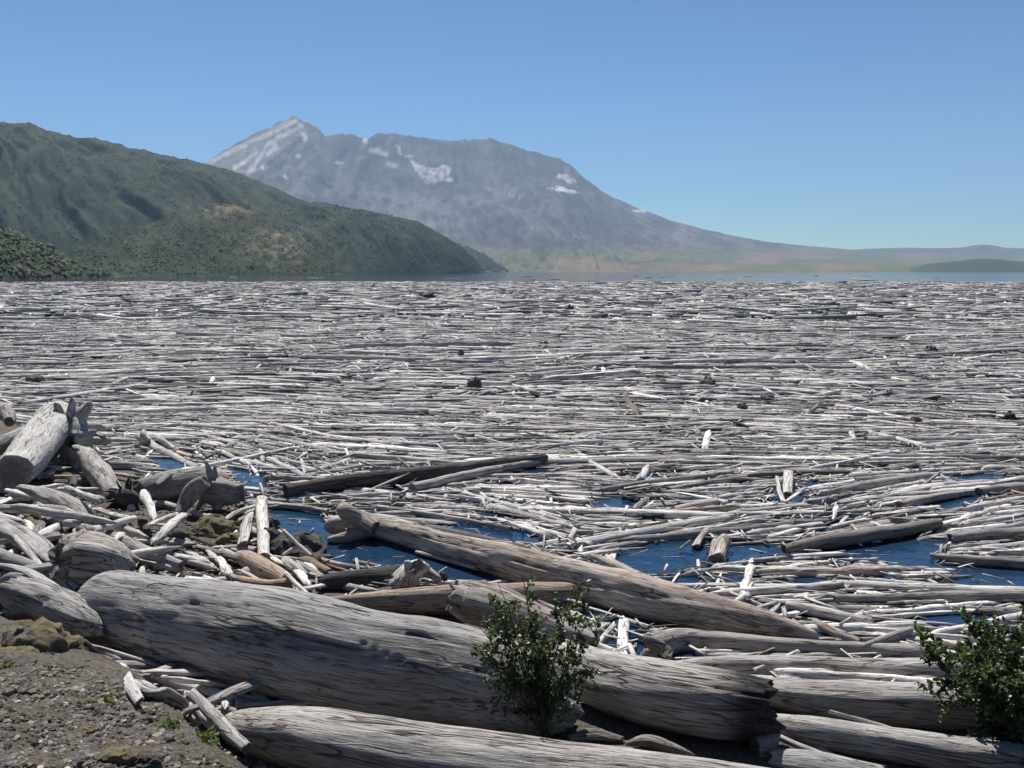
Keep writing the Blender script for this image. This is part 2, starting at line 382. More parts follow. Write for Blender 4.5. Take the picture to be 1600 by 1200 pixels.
ridge('volcano', [(x, y, 9200) for x, y in volc], [(180, 4200), (700, 3600), (1750, 3600)], 580, 150, vprof, 0.17, 0.035, 0.035, 0.0014, 61, VOLCM, volc_color, back=0.3, fan=640)
def far_color(px, py, P, tt, rid, w):
    n = fbm(px * 0.03, py * 0.2, 0, 4, 12)
    return lerp((0.07, 0.075, 0.055), (0.13, 0.12, 0.10), np.clip(0.5 + n, 0, 1))
ridge('hill_distant', [(1240, 395, 10500), (1340, 390, 10500), (1375, 388, 10500), (1420, 387, 10500), (1460, 388, 10500), (1500, 387, 10500), (1518, 384, 10500), (1532, 382, 10500), (1550, 383, 10500), (1570, 387, 10500), (1620, 389, 10500), (2000, 380, 10500)],
      [(1240, 8500), (2000, 8500)], 220, 40, convex, 0.15, 0.02, 0.05, 0.001, 71, VOLCM, far_color)
ridge('hill_low', [(1420, 420, 4400), (1450, 412, 4400), (1490, 408, 4400), (1530, 404, 4400), (1560, 405, 4400), (1600, 409, 4400), (1700, 402, 4400), (2000, 400, 4400)],
      [(1420, 3700), (2000, 3700)], 160, 40, convex, 0.2, 0.02, 0.06, 0.002, 83, HILLM, lambda px, py, P, tt, rid, w: lerp((0.035, 0.05, 0.03), (0.07, 0.085, 0.045), np.clip(0.5 + w, 0, 1)))

def forest(o, P, tone, n, h, seed, label, mul=(1, 1, 1)):
    r = np.random.default_rng(seed); nr, nc = P.shape[:2]
    i = r.uniform(0, nr - 1.001, n * 3); j = r.uniform(0, nc - 1.001, n * 3)
    i0 = i.astype(int); j0 = j.astype(int); fi = (i - i0)[:, None]; fj = (j - j0)[:, None]
    base = (P[i0, j0] * (1 - fi) + P[i0 + 1, j0] * fi) * (1 - fj) + (P[i0, j0 + 1] * (1 - fi) + P[i0 + 1, j0 + 1] * fi) * fj
    px, py, _ = proj(base)
    dens = 0.45 + 1.1 * fbm(px * 0.06, py * 0.1, 0, 4, seed)
    ok = (r.random(n * 3) < np.clip(dens, 0.08, 1) * (1 - 0.85 * bare(px, py))) & (px > -330) & (base[:, 2] > 1.0)
    base = base[ok][:n]; px = px[ok][:n]; py = py[ok][:n]; n = len(base)
    hh = h * np.exp(r.normal(0, 0.35, n)); ww = hh * r.uniform(0.6, 1.15, n)
    ns = 4; ang = np.arange(ns) * 2 * math.pi / ns
    lev = [(0.0, 0.95), (0.5, 0.75)]
    V = []
    for zf, rf in lev:
        rr = ww[:, None] * rf * r.uniform(0.65, 1.3, (n, ns))
        V.append(np.stack([base[:, None, 0] + rr * np.cos(ang), base[:, None, 1] + rr * np.sin(ang), base[:, None, 2] + hh[:, None] * (zf + r.uniform(-.08, .08, (n, ns)))], -1))
    top = base + np.stack([r.normal(0, .1, n) * ww, r.normal(0, .1, n) * ww, hh], -1)
    V = np.concatenate(V + [top[:, None]], 1)
    k = np.arange(ns); kn = (k + 1) % ns
    q = np.concatenate([np.stack([k + l * ns, kn + l * ns, kn + (l + 1) * ns, k + (l + 1) * ns], 1) for l in range(1)])
    tr = np.stack([k + ns, kn + ns, np.full(ns, 2 * ns)], 1)
    off = (np.arange(n) * (2 * ns + 1))[:, None, None]
    g = np.clip(0.5 + 0.9 * fbm(px * 0.04, py * 0.07, 0, 4, 3) + r.normal(0, 0.13, n), 0, 1)
    c = lerp((0.018, 0.032, 0.014), (0.042, 0.062, 0.022), g)
    c = np.where((r.random(n) < 0.05)[:, None], (0.11, 0.10, 0.045), c)
    c = c * np.asarray(mul)
    tone = np.repeat(c[:, None], 2 * ns + 1, 1).reshape(-1, 3)
    me = mk_mesh('forest', V, [(q[None] + off).reshape(-1, 4), (tr[None] + off).reshape(-1, 3)], smooth=[True, True], mats=(TREEM,), attrs={'tone': tone})
    link('forest', me, label=label, cat='forest', kind='stuff')
forest(*hills[0], 19000, 1.4, 101, 'dense green trees covering the tall hill behind')
forest(*hills[1], 10000, 1.0, 102, 'green trees on the low spur below the bare brown patch')
forest(*hills[2], 10000, 1.4, 103, 'dark trees on the hill shoulder reaching to the lake')
forest(*hills[3], 2200, 4, 104, 'hazy trees on the farthest wooded point')
forest(*hills[4], 5200, 1.5, 105, 'scrubby trees on the small slope at the shore', (1.25, 1.1, 0.95))
# ------------------------------------------------------------------ haze
def haze():
    m = bpy.data.materials.new('lake_haze'); m.use_nodes = True; nt = m.node_tree
    nt.nodes.remove(nt.nodes['Principled BSDF'])
    v = N(nt, 'ShaderNodeVolumePrincipled'); v.inputs['Color'].default_value = (0.50, 0.72, 1.0, 1); v.inputs['Density'].default_value = 6.4e-5
    v.inputs['Anisotropy'].default_value = 0.0
    nt.links.new(v.outputs[0], nt.nodes['Material Output'].inputs['Volume'])
    x0, x1, y0, y1, z0, z1 = -9500, 9500, -600, 13000, -3, 1640
    vs = np.array([(x, y, z) for z in (z0, z1) for y in (y0, y1) for x in (x0, x1)], float)
    fs = np.array([(0, 2, 3, 1), (4, 5, 7, 6), (0, 1, 5, 4), (2, 6, 7, 3), (0, 4, 6, 2), (1, 3, 7, 5)])
    link('haze', mk_mesh('haze', vs, [fs], smooth=[False], mats=(m,)), kind='stuff')
# ------------------------------------------------------------------ floating log mat
BLEACH = np.array((0.75, 0.73, 0.70)); SILVER = np.array((0.47, 0.46, 0.455)); GREY = np.array((0.27, 0.265, 0.265)); DARK = np.array((0.10, 0.092, 0.09))
TAN = np.array((0.54, 0.47, 0.40)); BROWN = np.array((0.22, 0.18, 0.155))
POOLS = [[(418, 792), (440, 789), (505, 810), (512, 826), (560, 836), (600, 834), (700, 872), (770, 900), (775, 918), (700, 917), (690, 903), (610, 884), (560, 882), (500, 868), (480, 838), (430, 828)],
         [(685, 824), (740, 820), (830, 836), (865, 850), (800, 852), (740, 842)],
         [(955, 874), (1000, 855), (1060, 848), (1085, 838), (1100, 862), (1130, 872), (1160, 850), (1220, 855), (1225, 870), (1180, 876), (1090, 884), (1035, 900), (1000, 896)],
         [(1225, 863), (1310, 857), (1370, 847), (1450, 845), (1470, 860), (1450, 870), (1470, 886), (1640, 892), (1640, 910), (1540, 908), (1500, 895), (1420, 888), (1340, 870)],
         [(1450, 792), (1490, 775), (1550, 768), (1528, 787), (1490, 797)], [(1485, 745), (1565, 741), (1575, 751), (1510, 757)],
         [(355, 728), (400, 741), (425, 762), (400, 766), (370, 750)], [(230, 717), (260, 715), (295, 733), (268, 739)], [(1055, 905), (1105, 903), (1085, 922), (1055, 916)],
         [(1240, 902), (1295, 903), (1275, 921), (1235, 920)], [(1258, 750), (1294, 756), (1270, 766)], [(575, 722), (604, 726), (597, 742)], [(925, 785), (970, 779), (990, 796), (950, 802)],
         [(800, 735), (844, 732), (842, 743), (805, 745)], [(1225, 775), (1240, 775), (1240, 790), (1215, 790)], [(1330, 900), (1400, 905), (1380, 912)], [(1480, 905), (1640, 915), (1640, 925), (1500, 918)],
         [(1445, 965), (1560, 958), (1560, 975), (1480, 980)], [(1560, 655), (1585, 650), (1590, 660)]]
CELL = 0.07; OX, OY = -62.0, 8.0
OCC = np.zeros((1500, 1780), bool)      # rows: y, columns: x

def image_angle(px, py):
    """tilt in the picture (degrees, positive = rising to the right) of the logs at a picture point"""
    a = 5 * fbm(px * 0.006, py * 0.014, 0, 3, 202)
    a = a + 13 * np.exp(-(((px - 1330) / 330) ** 2 + ((py - 815) / 60) ** 2))
    a = a - 16 * np.exp(-(((px - 830) / 120) ** 2 + ((py - 815) / 45) ** 2))
    a = a + 11 * np.exp(-(((px - 1010) / 110) ** 2 + ((py - 860) / 45) ** 2))
    a = a + 9 * np.exp(-(((px - 640) / 190) ** 2 + ((py - 755) / 22) ** 2))
    a = a - 16 * np.exp(-(((px - 420) / 160) ** 2 + ((py - 715) / 34) ** 2))
    a = a - 8 * np.exp(-(((px - 1430) / 150) ** 2 + ((py - 905) / 30) ** 2))
    return a

def candidates(n, d0, d1, lmin, lmax, lmu, lsd, r0, r1, ang_sd, seed, wild=0.06, margin=1.12, power=2.0):
    r = np.random.default_rng(seed)
    d = r.uniform(d0 ** power, d1 ** power, n) ** (1 / power); x = r.uniform(-0.5626, 0.5626, n) * margin * d + r.uniform(-1.5, 1.5, n)
    px, py, dep = proj(np.stack([x, d, 0 * d], -1))
    a = image_angle(px, py)
    p2 = W(px + 10 * np.cos(np.radians(a)), py - 10 * np.sin(np.radians(a)))
    th = np.arctan2(p2[:, 1] - d, p2[:, 0] - x)
    far = sstep(30, 110, d)
    th = th * (1 - 0.75 * far) + r.normal(0, 1, n) * np.radians(ang_sd * (1 + 0.5 * far))
    chaos = sstep(0.12, 0.42, fbm(x * 0.35, d * 0.22, 0, 3, 404)) * sstep(60, 25, d)
    wl = r.random(n) < np.clip(wild * (1 + 11 * chaos), 0, 0.85); th = np.where(wl, r.uniform(-math.pi / 2, math.pi / 2, n), th)
    L = np.clip(np.exp(r.normal(math.log(lmu), lsd, n)), lmin, lmax)
    rad = np.clip((r0 + (r1 - r0) * r.random(n) ** 1.6) * (0.55 + 0.45 * (L / lmu) ** 0.5), r0, r1 * 1.5)
    tilt = r.normal(0, 0.012 + 0.02 * far, n) + wl * r.normal(0, 0.16, n) * (L < 2.0)
    return dict(x=x, y=d, th=th, L=L, r=rad, px=px, py=py, tilt=tilt)

def place(c, thr, pool_ok=0.06, keep=None):
    """keep what neither lands on land or in an open pool nor lies mostly on logs already placed"""
    order = np.argsort(-c['L'] * c['r']); ok = []; occf = []
    x, y, th, L, rad = (c[k] for k in ('x', 'y', 'th', 'L', 'r'))
    ex = np.stack([x[:, None] + np.cos(th)[:, None] * L[:, None] * np.array((-.5, -.25, 0, .25, .5)), y[:, None] + np.sin(th)[:, None] * L[:, None] * np.array((-.5, -.25, 0, .25, .5))], -1)
    land = (sdist(ex[..., 0], ex[..., 1], SHORE) > 0.25).any(1) & ~((c['py'] < 1035) & (c['px'] > 905) & (c['py'] > 950))
    qx, qy, _ = proj(np.concatenate([ex, np.zeros(ex.shape[:-1] + (1,))], -1))
    pool = np.zeros(qx.shape, bool)
    for poly in POOLS: pool |= in_poly(qx, qy, poly)
    bad = land | (pool.mean(1) > pool_ok) | (ex[..., 1].min(1) < 8.6)
    if keep is not None: bad |= ~keep
    for i in order:
        if bad[i]: continue
        m = max(3, int(L[i] / CELL)); s = np.linspace(-.5, .5, m) * L[i]
        w = np.arange(-rad[i], rad[i] + 1e-6, CELL) if rad[i] > CELL / 2 else np.array((0.0,))
        ct, st = math.cos(th[i]), math.sin(th[i])
        X = (x[i] + s[:, None] * ct - w[None] * st).ravel(); Y = (y[i] + s[:, None] * st + w[None] * ct).ravel()
        ix = ((X - OX) / CELL).astype(int); iy = ((Y - OY) / CELL).astype(int)
        v = (ix >= 0) & (ix < OCC.shape[1]) & (iy >= 0) & (iy < OCC.shape[0]); ix = ix[v]; iy = iy[v]
        if len(ix) == 0: continue
        fr = OCC[iy, ix].mean()
        if fr > thr: continue
        OCC[iy, ix] = True; ok.append(i); occf.append(fr)
    ok = np.array(ok, int)
    out = {k: v[ok] for k, v in c.items()}; out['occ'] = np.array(occf); return out

def tones(n, seed, px, py):
    r = np.random.default_rng(seed); u = r.random(n)
    t = np.where((u < 0.56)[:, None], BLEACH, np.where((u < 0.84)[:, None], SILVER, np.where((u < 0.93)[:, None], GREY, np.where((u < 0.965)[:, None], DARK, np.where((u < 0.99)[:, None], TAN, BROWN)))))
    kind = np.digitize(u, [0.56, 0.84, 0.93, 0.965, 0.99])
    return t * np.exp(r.normal(0, 0.16, n))[:, None], kind

def batch(c, tone, nside, nring, flat, point, bend, seed):
    """logs as vertex rows: returns verts (n, nring*nside+2, 3) in world space, faces of one, grain, tone"""
    r = np.random.default_rng(seed); n = len(c['x'])
    t = np.linspace(-0.5, 0.5, nring); ang = np.arange(nside) * 2 * math.pi / nside
    taper = r.uniform(-0.35, 0.35, n)
    prof = 1 + taper[:, None] * t[None] * 1.4
    if nring > 3:
        prof = prof * (1 + 0.10 * r.normal(0, 1, (n, nring)))
        e = np.where(r.random(n) < point, 0.22, 0.78); e2 = np.where(r.random(n) < point, 0.18, 0.80)
        prof[:, 0] *= e; prof[:, -1] *= e2
    sh = 1 + r.uniform(-0.2, 0.2, (n, 1, nside)) + (r.normal(0, 0.06, (n, nring, nside)) if nring > 3 else 0)
    rr = c['r'][:, None, None] * prof[:, :, None] * sh
    fl = r.uniform(flat[0], flat[1], n)[:, None, None]; roll = r.uniform(-0.5, 0.5, n)[:, None, None]
    a = ang[None, None] + r.uniform(0, 6.28, n)[:, None, None] * (flat[0] > 0.8)
    lx = rr * np.cos(a) * (1 + 0.25 * (1 - fl)); lz = rr * np.sin(a) * fl
    ly = lx * np.cos(roll) - lz * np.sin(roll); lz = lx * np.sin(roll) * 0.8 + lz * np.cos(roll)
    s = c['L'][:, None] * t[None]
    jag = np.zeros((n, nring, nside))
    jag[:, 0] = r.uniform(-1, 1, (n, nside)); jag[:, -1] = r.uniform(-1, 1, (n, nside))
    S_ = s[:, :, None] + jag * c['r'][:, None, None] * 0.8
    bx = bend * c['L'][:, None] * r.normal(0, 1, n)[:, None] * (t[None] ** 2 - 0.1)
    wig = np.zeros((n, nring)) if nring < 4 else np.cumsum(r.normal(0, 1, (n, nring)), 1) * 0.12 * c['r'][:, None]
    Y_ = ly + (bx + wig)[:, :, None]
    tilt = c['tilt'] + 0.04 * c['occ'] * r.normal(0, 1, n)
    z0 = c['r'] * (0.22 * fl[:, 0, 0] + r.uniform(-0.15, 0.30 + 0.5 * sstep(34, 60, c['y']), n)) + c['occ'] * r.uniform(0.02, 0.16, n)
    if 'zb' in c: z0 = c['zb'] + c['r'] * 0.5
    Z_ = lz + z0[:, None, None] + S_ * tilt[:, None, None]
    ct, st = np.cos(c['th'])[:, None, None], np.sin(c['th'])[:, None, None]
    X = c['x'][:, None, None] + S_ * ct - Y_ * st; Y = c['y'][:, None, None] + S_ * st + Y_ * ct
    V = np.stack([X, Y, Z_], -1).reshape(n, nring * nside, 3)
    R = V.reshape(n, nring, nside, 3)
    if nring > 2: V = np.concatenate([V, R[:, 0].mean(1)[:, None], R[:, -1].mean(1)[:, None]], 1)
    off = r.uniform(0, 500, n)[:, None, None]
    G = np.stack([S_ + off, rr * np.cos(ang) * 1.0 + 0 * S_, rr * np.sin(ang) + 0 * S_], -1).reshape(n, nring * nside, 3)
    if nring > 2: G = np.concatenate([G, G[:, :1], G[:, -1:]], 1)
    k = np.arange(nside); kn = (k + 1) % nside
    q = np.concatenate([np.stack([k + l * nside, kn + l * nside, kn + (l + 1) * nside, k + (l + 1) * nside], 1) for l in range(nring - 1)])
    A, B = nring * nside, nring * nside + 1
    tr = np.concatenate([np.stack([kn, k, np.full(nside, A)], 1), np.stack([k + (nring - 1) * nside, kn + (nring - 1) * nside, np.full(nside, B)], 1)])
    if nring == 2:
        j = np.arange(1, nside - 1)
        tr = np.concatenate([np.stack([0 * j, j + 1, j], 1), np.stack([nside + 0 * j, nside + j, nside + j + 1], 1)])
    T = np.repeat(tone[:, None], V.shape[1], 1) * (1 + r.normal(0, 0.05, V.shape[:2]))[..., None]
    return V, q, tr, G, T

def joined(name, label, sets, mats=(WOOD,)):
    vs, qs, ts, gs, tn = [], [], [], [], []; o = 0
    for V, q, tr, G, T in sets:
        n, k = V.shape[:2]
        if n == 0: continue
        off = (o + np.arange(n) * k)[:, None, None]
        vs.append(V.reshape(-1, 3)); qs.append((q[None] + off).reshape(-1, 4)); ts.append((tr[None] + off).reshape(-1, 3)); gs.append(G.reshape(-1, 3)); tn.append(T.reshape(-1, 3)); o += n * k
    me = mk_mesh(name, np.concatenate(vs), [np.concatenate(qs), np.concatenate(ts)], smooth=[True, False], mats=mats, attrs={'grain': np.concatenate(gs), 'tone': np.concatenate(tn)})
    return link(name, me, label=label, cat='driftwood', kind='stuff')

# hero logs first mark the water they lie on, so that the mat packs round them
def occupy(P, rad):
    for (a, ra), (b, rb) in zip(zip(P[:-1], rad[:-1]), zip(P[1:], rad[1:])):
        L = np.hypot(*(b - a)[:2]); m = max(2, int(L / CELL * 1.5))
        for t in np.linspace(0, 1, m):
            c = a + (b - a) * t; R = max(ra + (rb - ra) * t, CELL)
            x0, x1 = int((c[0] - R * 0.8 - OX) / CELL), int((c[0] + R * 0.8 - OX) / CELL) + 1
            y0, y1 = int((c[1] - R * 0.8 - OY) / CELL), int((c[1] + R * 0.8 - OY) / CELL) + 1
            if x0 >= 0 and y0 >= 0: OCC[y0:y1, x0:x1] = True

# ------------------------------------------------------------------ single logs, slabs, stumps
def resample(P, R, step):
    P = np.asarray(P, float); R = np.asarray(R, float)
    seg = np.linalg.norm(np.diff(P, axis=0), axis=1); s = np.concatenate([[0], np.cumsum(seg)]); L = s[-1]
    n = max(6, int(L / step)); q = np.linspace(0, L, n)
    def sm(v):
        m = np.zeros(len(s))                     # monotone-ish cubic through the points
        d = np.diff(v) / np.maximum(seg, 1e-6)
        m[0] = d[0]; m[-1] = d[-1]
        if len(s) > 2: m[1:-1] = (d[:-1] + d[1:]) / 2
        i = np.clip(np.searchsorted(s, q, 'right') - 1, 0, len(s) - 2); h = seg[i]; t = (q - s[i]) / np.maximum(h, 1e-6)
        return v[i] * (2 * t**3 - 3 * t**2 + 1) + m[i] * h * (t**3 - 2 * t**2 + t) + v[i + 1] * (-2 * t**3 + 3 * t**2) + m[i + 1] * h * (t**3 - t**2)
    return np.stack([sm(P[:, k]) for k in range(3)], 1), np.maximum(sm(R), 0.004), q

def log_verts(P, R, tone, seed, step=0.05, nside=40, flat=1.0, roll=0.0, rough=0.075, grooves=9, gdepth=0.13, ends=('broken', 'broken'), square=0.22, tone2=None, knots=3, char=False):
    r = np.random.default_rng(seed); roll = roll or r.uniform(-0.6, 0.6)
    C, rad, s = resample(P, R, step); n = len(C); L = s[-1]
    rad = rad * (1 + 0.07 * fbm(s / max(rad.mean() * 2.5, .05), seed * 0.37, 0, 3, 19))
    C = C + 0.16 * rad.mean() * np.stack([fbm(s / max(rad.mean() * 6, .1), seed * 0.71 + k * 9, 0, 2, 23) for k in range(3)], 1)
    t = np.gradient(C, axis=0); t /= np.linalg.norm(t, axis=1)[:, None]
    up0 = np.array((0, 0, 1.0)) if abs(t[n // 2, 2]) < 0.9 else np.array((0, 1.0, 0))
    side = np.cross(t, up0); side /= np.linalg.norm(side, axis=1)[:, None]; up = np.cross(side, t)
    a = np.arange(nside) * 2 * math.pi / nside; A, Sg = np.meshgrid(a, s)
    off = r.uniform(0, 90)
    ca, sa = np.cos(A), np.sin(A)
    sh = 1 + rough * 1.6 * fbm(ca * 1.1 + off, sa * 1.1, Sg * 0.55 / max(rad.mean() * 2, .1) * 0.5, 3, seed % 89)
    sh += rough * 0.9 * fbm(ca * 4.5 + off, sa * 4.5, Sg * 0.9, 3, seed % 83 + 4)
    sh += rough * 0.5 * fbm(ca * 11 + off, sa * 11, Sg * 2.2, 2, seed % 71 + 9)
    crk = np.zeros_like(A)
    for _ in range(grooves):
        a0 = r.uniform(0, 6.28); s0, ln = r.uniform(0, L), r.uniform(0.15, 0.5) * L
        wd = r.uniform(0.035, 0.10) * min(1.0, 40.0 / nside * 1.3)
        drift = a0 + 0.35 * fbm(Sg * 0.8, a0, off, 2, seed % 67) + r.uniform(-.25, .25) * (Sg - s0) / max(L, .1)
        d = np.abs((A - drift + math.pi) % (2 * math.pi) - math.pi)
        crk = np.maximum(crk, np.clip(1 - d / wd, 0, 1) * sstep(1, 0.6, np.abs(Sg - s0) / (ln / 2)) * r.uniform(0.5, 1))
    sh -= gdepth * crk
    for _ in range(knots):
        a0 = r.uniform(0, 6.28); s0 = r.uniform(.1, .9) * L; w = r.uniform(.12, .25)
        d = np.hypot(((A - a0 + math.pi) % (2 * math.pi) - math.pi) / w, (Sg - s0) / (w * max(rad.mean(), .05)))
        sh += 0.10 * np.exp(-d * d) * r.choice([-0.6, 1])
    if square:
        k = 1 / np.maximum(np.abs(ca), np.abs(sa)); sh *= 1 + square * (k - 1) * 0.9
    lx = ca * sh * rad[:, None]; lz = sa * sh * rad[:, None] * flat
    x = lx * math.cos(roll) - lz * math.sin(roll); z = lx * math.sin(roll) + lz * math.cos(roll)
    V = C[:, None] + side[:, None] * x[..., None] + up[:, None] * z[..., None]
    G = np.stack([Sg + off, ca * rad[:, None] * 1.0, sa * rad[:, None]], -1)
    # ends
    vs = []; gs = []; first = {}
    for e, i, sg in (('a', 0, -1), ('b', n - 1, 1)):
        mode = ends[0 if e == 'a' else 1]; R0 = rad[i]
        if mode == 'broken':
            j = fbm(ca[0] * 3.3 + off, sa[0] * 3.3, sg * 3.0, 3, seed % 61) * R0 * 0.8
            for back in range(1, 5):              # the splintered rim runs back into the log
                ii = i - sg * back if 0 <= i - sg * back < n else i
                V[ii] += (t[i] * sg)[None] * (j * (1 - back / 5))[:, None]
            V[i] += (t[i] * sg)[None] * j[:, None]
        elif mode == 'cut':
            pass
    if ends[0] == 'round' or ends[1] == 'round':
        for e, i0, rng_ in ((0, 0, range(0, n)), (1, n - 1, range(n - 1, -1, -1))):
            if ends[e] != 'round': continue
            for i in rng_:
                d = abs(s[i] - s[i0]) / (rad[i] * 0.9)
                if d > 1: break
                k = math.sqrt(max(0.0, 1 - (1 - d) ** 2)) * 0.85 + 0.15
                V[i] = C[i] + (V[i] - C[i]) * k
    V = V.reshape(-1, 3); G = G.reshape(-1, 3)
    caps_v, caps_g, tris, quads = [], [], [], []
    k = np.arange(nside); kn = (k + 1) % nside
    i = np.arange(n - 1)[:, None] * nside
    quads.append(np.stack([i + k, i + kn, i + nside + kn, i + nside + k], -1).reshape(-1, 4))
    base = len(V)
    capq = []
    for e, i, sg in ((0, 0, -1), (1, n - 1, 1)):
        ring = V[i * nside:(i + 1) * nside]; c = ring.mean(0); R0 = rad[i]
        prev = i * nside + k
        for fr in (0.72, 0.4):
            p = c + (ring - c) * fr + (t[i] * sg)[None] * (r.normal(0, 0.06, (nside, 1)) * R0 - (0.10 if ends[e] == 'broken' else 0) * R0 * (1 - fr))
            caps_v.append(p); caps_g.append(np.stack([np.full(nside, off + sg * fr * 0.2), r.uniform(-1, 1, nside), r.uniform(-1, 1, nside)], 1) * (1, .3, .3))
            cur = base + k; base += nside
            f = np.stack([prev, prev[kn], cur[kn], cur], 1)
            capq.append(f[:, ::-1] if sg < 0 else f); prev = cur
        caps_v.append((c + t[i] * sg * -0.08 * R0)[None]); caps_g.append(np.array([[off, 0, 0]])); ce = base; base += 1
        f = np.stack([prev, prev[kn], np.full(nside, ce)], 1); tris.append(f[:, ::-1] if sg < 0 else f)
    nb = len(V)
    V = np.concatenate([V] + caps_v); G = np.concatenate([G] + caps_g)
    tn = np.repeat(np.asarray(tone, float)[None], len(V), 0)
    m = np.concatenate([(1 - 0.62 * crk).ravel(), np.full(len(V) - nb, 0.72)])
    if tone2 is not None:
        w = np.concatenate([sstep(-0.15, 0.35, fbm(ca * 1.3 + off, sa * 1.3, Sg * 0.7, 3, seed % 59)).ravel(), np.full(len(V) - nb, 0.6)])
        tn = tn * (1 - w[:, None]) + np.asarray(tone2) * w[:, None]
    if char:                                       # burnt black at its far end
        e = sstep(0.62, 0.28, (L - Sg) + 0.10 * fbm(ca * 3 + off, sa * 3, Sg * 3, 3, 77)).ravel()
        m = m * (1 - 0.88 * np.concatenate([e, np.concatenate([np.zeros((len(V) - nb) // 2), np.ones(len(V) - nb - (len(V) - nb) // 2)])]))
    return V, quads, capq, tris, G, tn * m[:, None]

def log_object(name, P, R, tone, seed, parent=None, **kw):
    V, q, cq, tr, G, T = log_verts(P, R, tone, seed, **kw)
    loc = np.array(P).mean(0)
    ploc = np.array(parent.location) if parent is not None else np.zeros(3)
    me = mk_mesh(name, V - loc, [np.concatenate(q), np.concatenate(cq), np.concatenate(tr)], smooth=[True, False, False], mats=(WOOD,), attrs={'grain': G, 'tone': T})
    return link(name, me, loc=tuple(loc - ploc), parent=parent)

_seed = [1000]
def pts3(pts, mode, lift):
    P, R = [], []
    for p in pts:
        px, py, d = p[:3]; z = p[3] if len(p) > 3 else None
        rr = 0.1; zz = 0.1 if z is None else z
        for _ in range(6):
            w = W(px, py, zz); dep = proj(w)[2]; rr = d / 2 * dep / F
            if z is None:
                zz = (0.22 * rr if mode == 'float' else max(float(terrain(w[0], w[1])), -0.15) + 0.72 * rr) + lift
        P.append(W(px, py, zz)); R.append(rr)
    return np.array(P), np.array(R)

def root_fan(px, py, z, px2, py2, z2, n, length, thick, seed, fwd=0.35, arc=(0, 6.283)):
    '''roots radiating from the butt at (px,py,z) of a trunk that comes from (px2,py2,z2); world rows for drift()'''
    r = np.random.default_rng(seed); c = W(px, py, z); ax = c - W(px2, py2, z2); ax /= np.linalg.norm(ax)
    a = np.cross(ax, (0, 0, 1.0)); a /= np.linalg.norm(a); b = np.cross(a, ax); out = []
    for k in range(n):
        g = arc[0] + (arc[1] - arc[0]) * (k + r.uniform(-.3, .3)) / n; L = length * r.uniform(0.55, 1.15)
        d = a * math.cos(g) + b * math.sin(g); t = np.linspace(0, 1, 6)[:, None]
        P = c - ax * thick + d * (0.25 * thick + L * t) + ax * (fwd * L * np.sin(t * 2.2) * r.uniform(0.2, 1.2)) + np.cumsum(r.normal(0, L * 0.055, (6, 3)), 0) * t
        out.append((P, thick * r.uniform(0.45, 0.8) * (1 - 0.82 * t[:, 0] ** 0.8)))
    return out
HERO_PX = []
def drift(name, label, pts, tone, mode='land', lift=0.0, cat='log', roots=(), group=None, **kw):
    _seed[0] += 37
    P, R = pts3(pts, mode, lift)
    depth = proj(P)[2].mean()
    kw.setdefault('step', max(0.03, depth / F * 3.2)); kw.setdefault('nside', int(np.clip(R.max() * 2 * F / depth * 0.55, 10, 64)))
    o = log_object(name, P, R, tone, _seed[0], **kw)
    o['label'] = label; o['category'] = cat
    if group: o['group'] = group
    if mode == 'float' or P[:, 2].min() < 0.5: occupy(P, R)
    HERO_PX.append((np.mean([p[0] for p in pts]), np.mean([p[1] for p in pts]), label))
    for rt in roots:                               # (px,py,diam[,z]) rows from the butt outwards
        _seed[0] += 11
        Q, q = rt if isinstance(rt, tuple) else pts3(rt, mode, lift)
        log_object('root', Q, q, np.asarray(tone) * 0.92, _seed[0], parent=o, nside=int(np.clip(q.max() * 2 * F / depth * 0.55, 8, 24)), step=max(0.03, depth / F * 4), rough=0.10, grooves=3, ends=('cut', 'round'))
    return o
# ------------------------------------------------------------------ driftwood along the shore (picture coordinates of the centre lines, with diameters)
WARM = np.array((0.50, 0.475, 0.45)); ASH = np.array((0.36, 0.358, 0.358)); PALE = np.array((0.70, 0.67, 0.63))
GRP = 'driftwood logs stranded along the shore'
def shore(label, pts, tone, **kw): return drift(kw.pop('name', 'driftwood_log'), label, pts, tone, group=kw.pop('group', GRP), **kw)
shore('huge weathered grey trunk with a blunt end lying across the beach beside the rock bank', [(150, 948, 95), (172, 950, 116), (225, 960, 130), (300, 978, 148), (400, 1000, 160), (500, 1022, 166), (600, 1042, 164), (700, 1057, 160), (790, 1076, 146), (845, 1094, 116), (893, 1112, 74)],
      ASH, lift=0.02, ends=('round', 'broken'), grooves=40, gdepth=0.07, rough=0.04, knots=0, step=0.026, nside=110, square=0.08, roll=0.55)
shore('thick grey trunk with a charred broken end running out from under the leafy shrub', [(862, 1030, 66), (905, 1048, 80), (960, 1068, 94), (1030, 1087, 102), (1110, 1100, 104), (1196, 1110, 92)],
      WARM, lift=0.10, grooves=40, gdepth=0.09, rough=0.05, knots=1, tone2=(0.42, 0.40, 0.385), step=0.026, nside=90, square=0.12, roll=0.6, ends=('round', 'broken'), char=True)
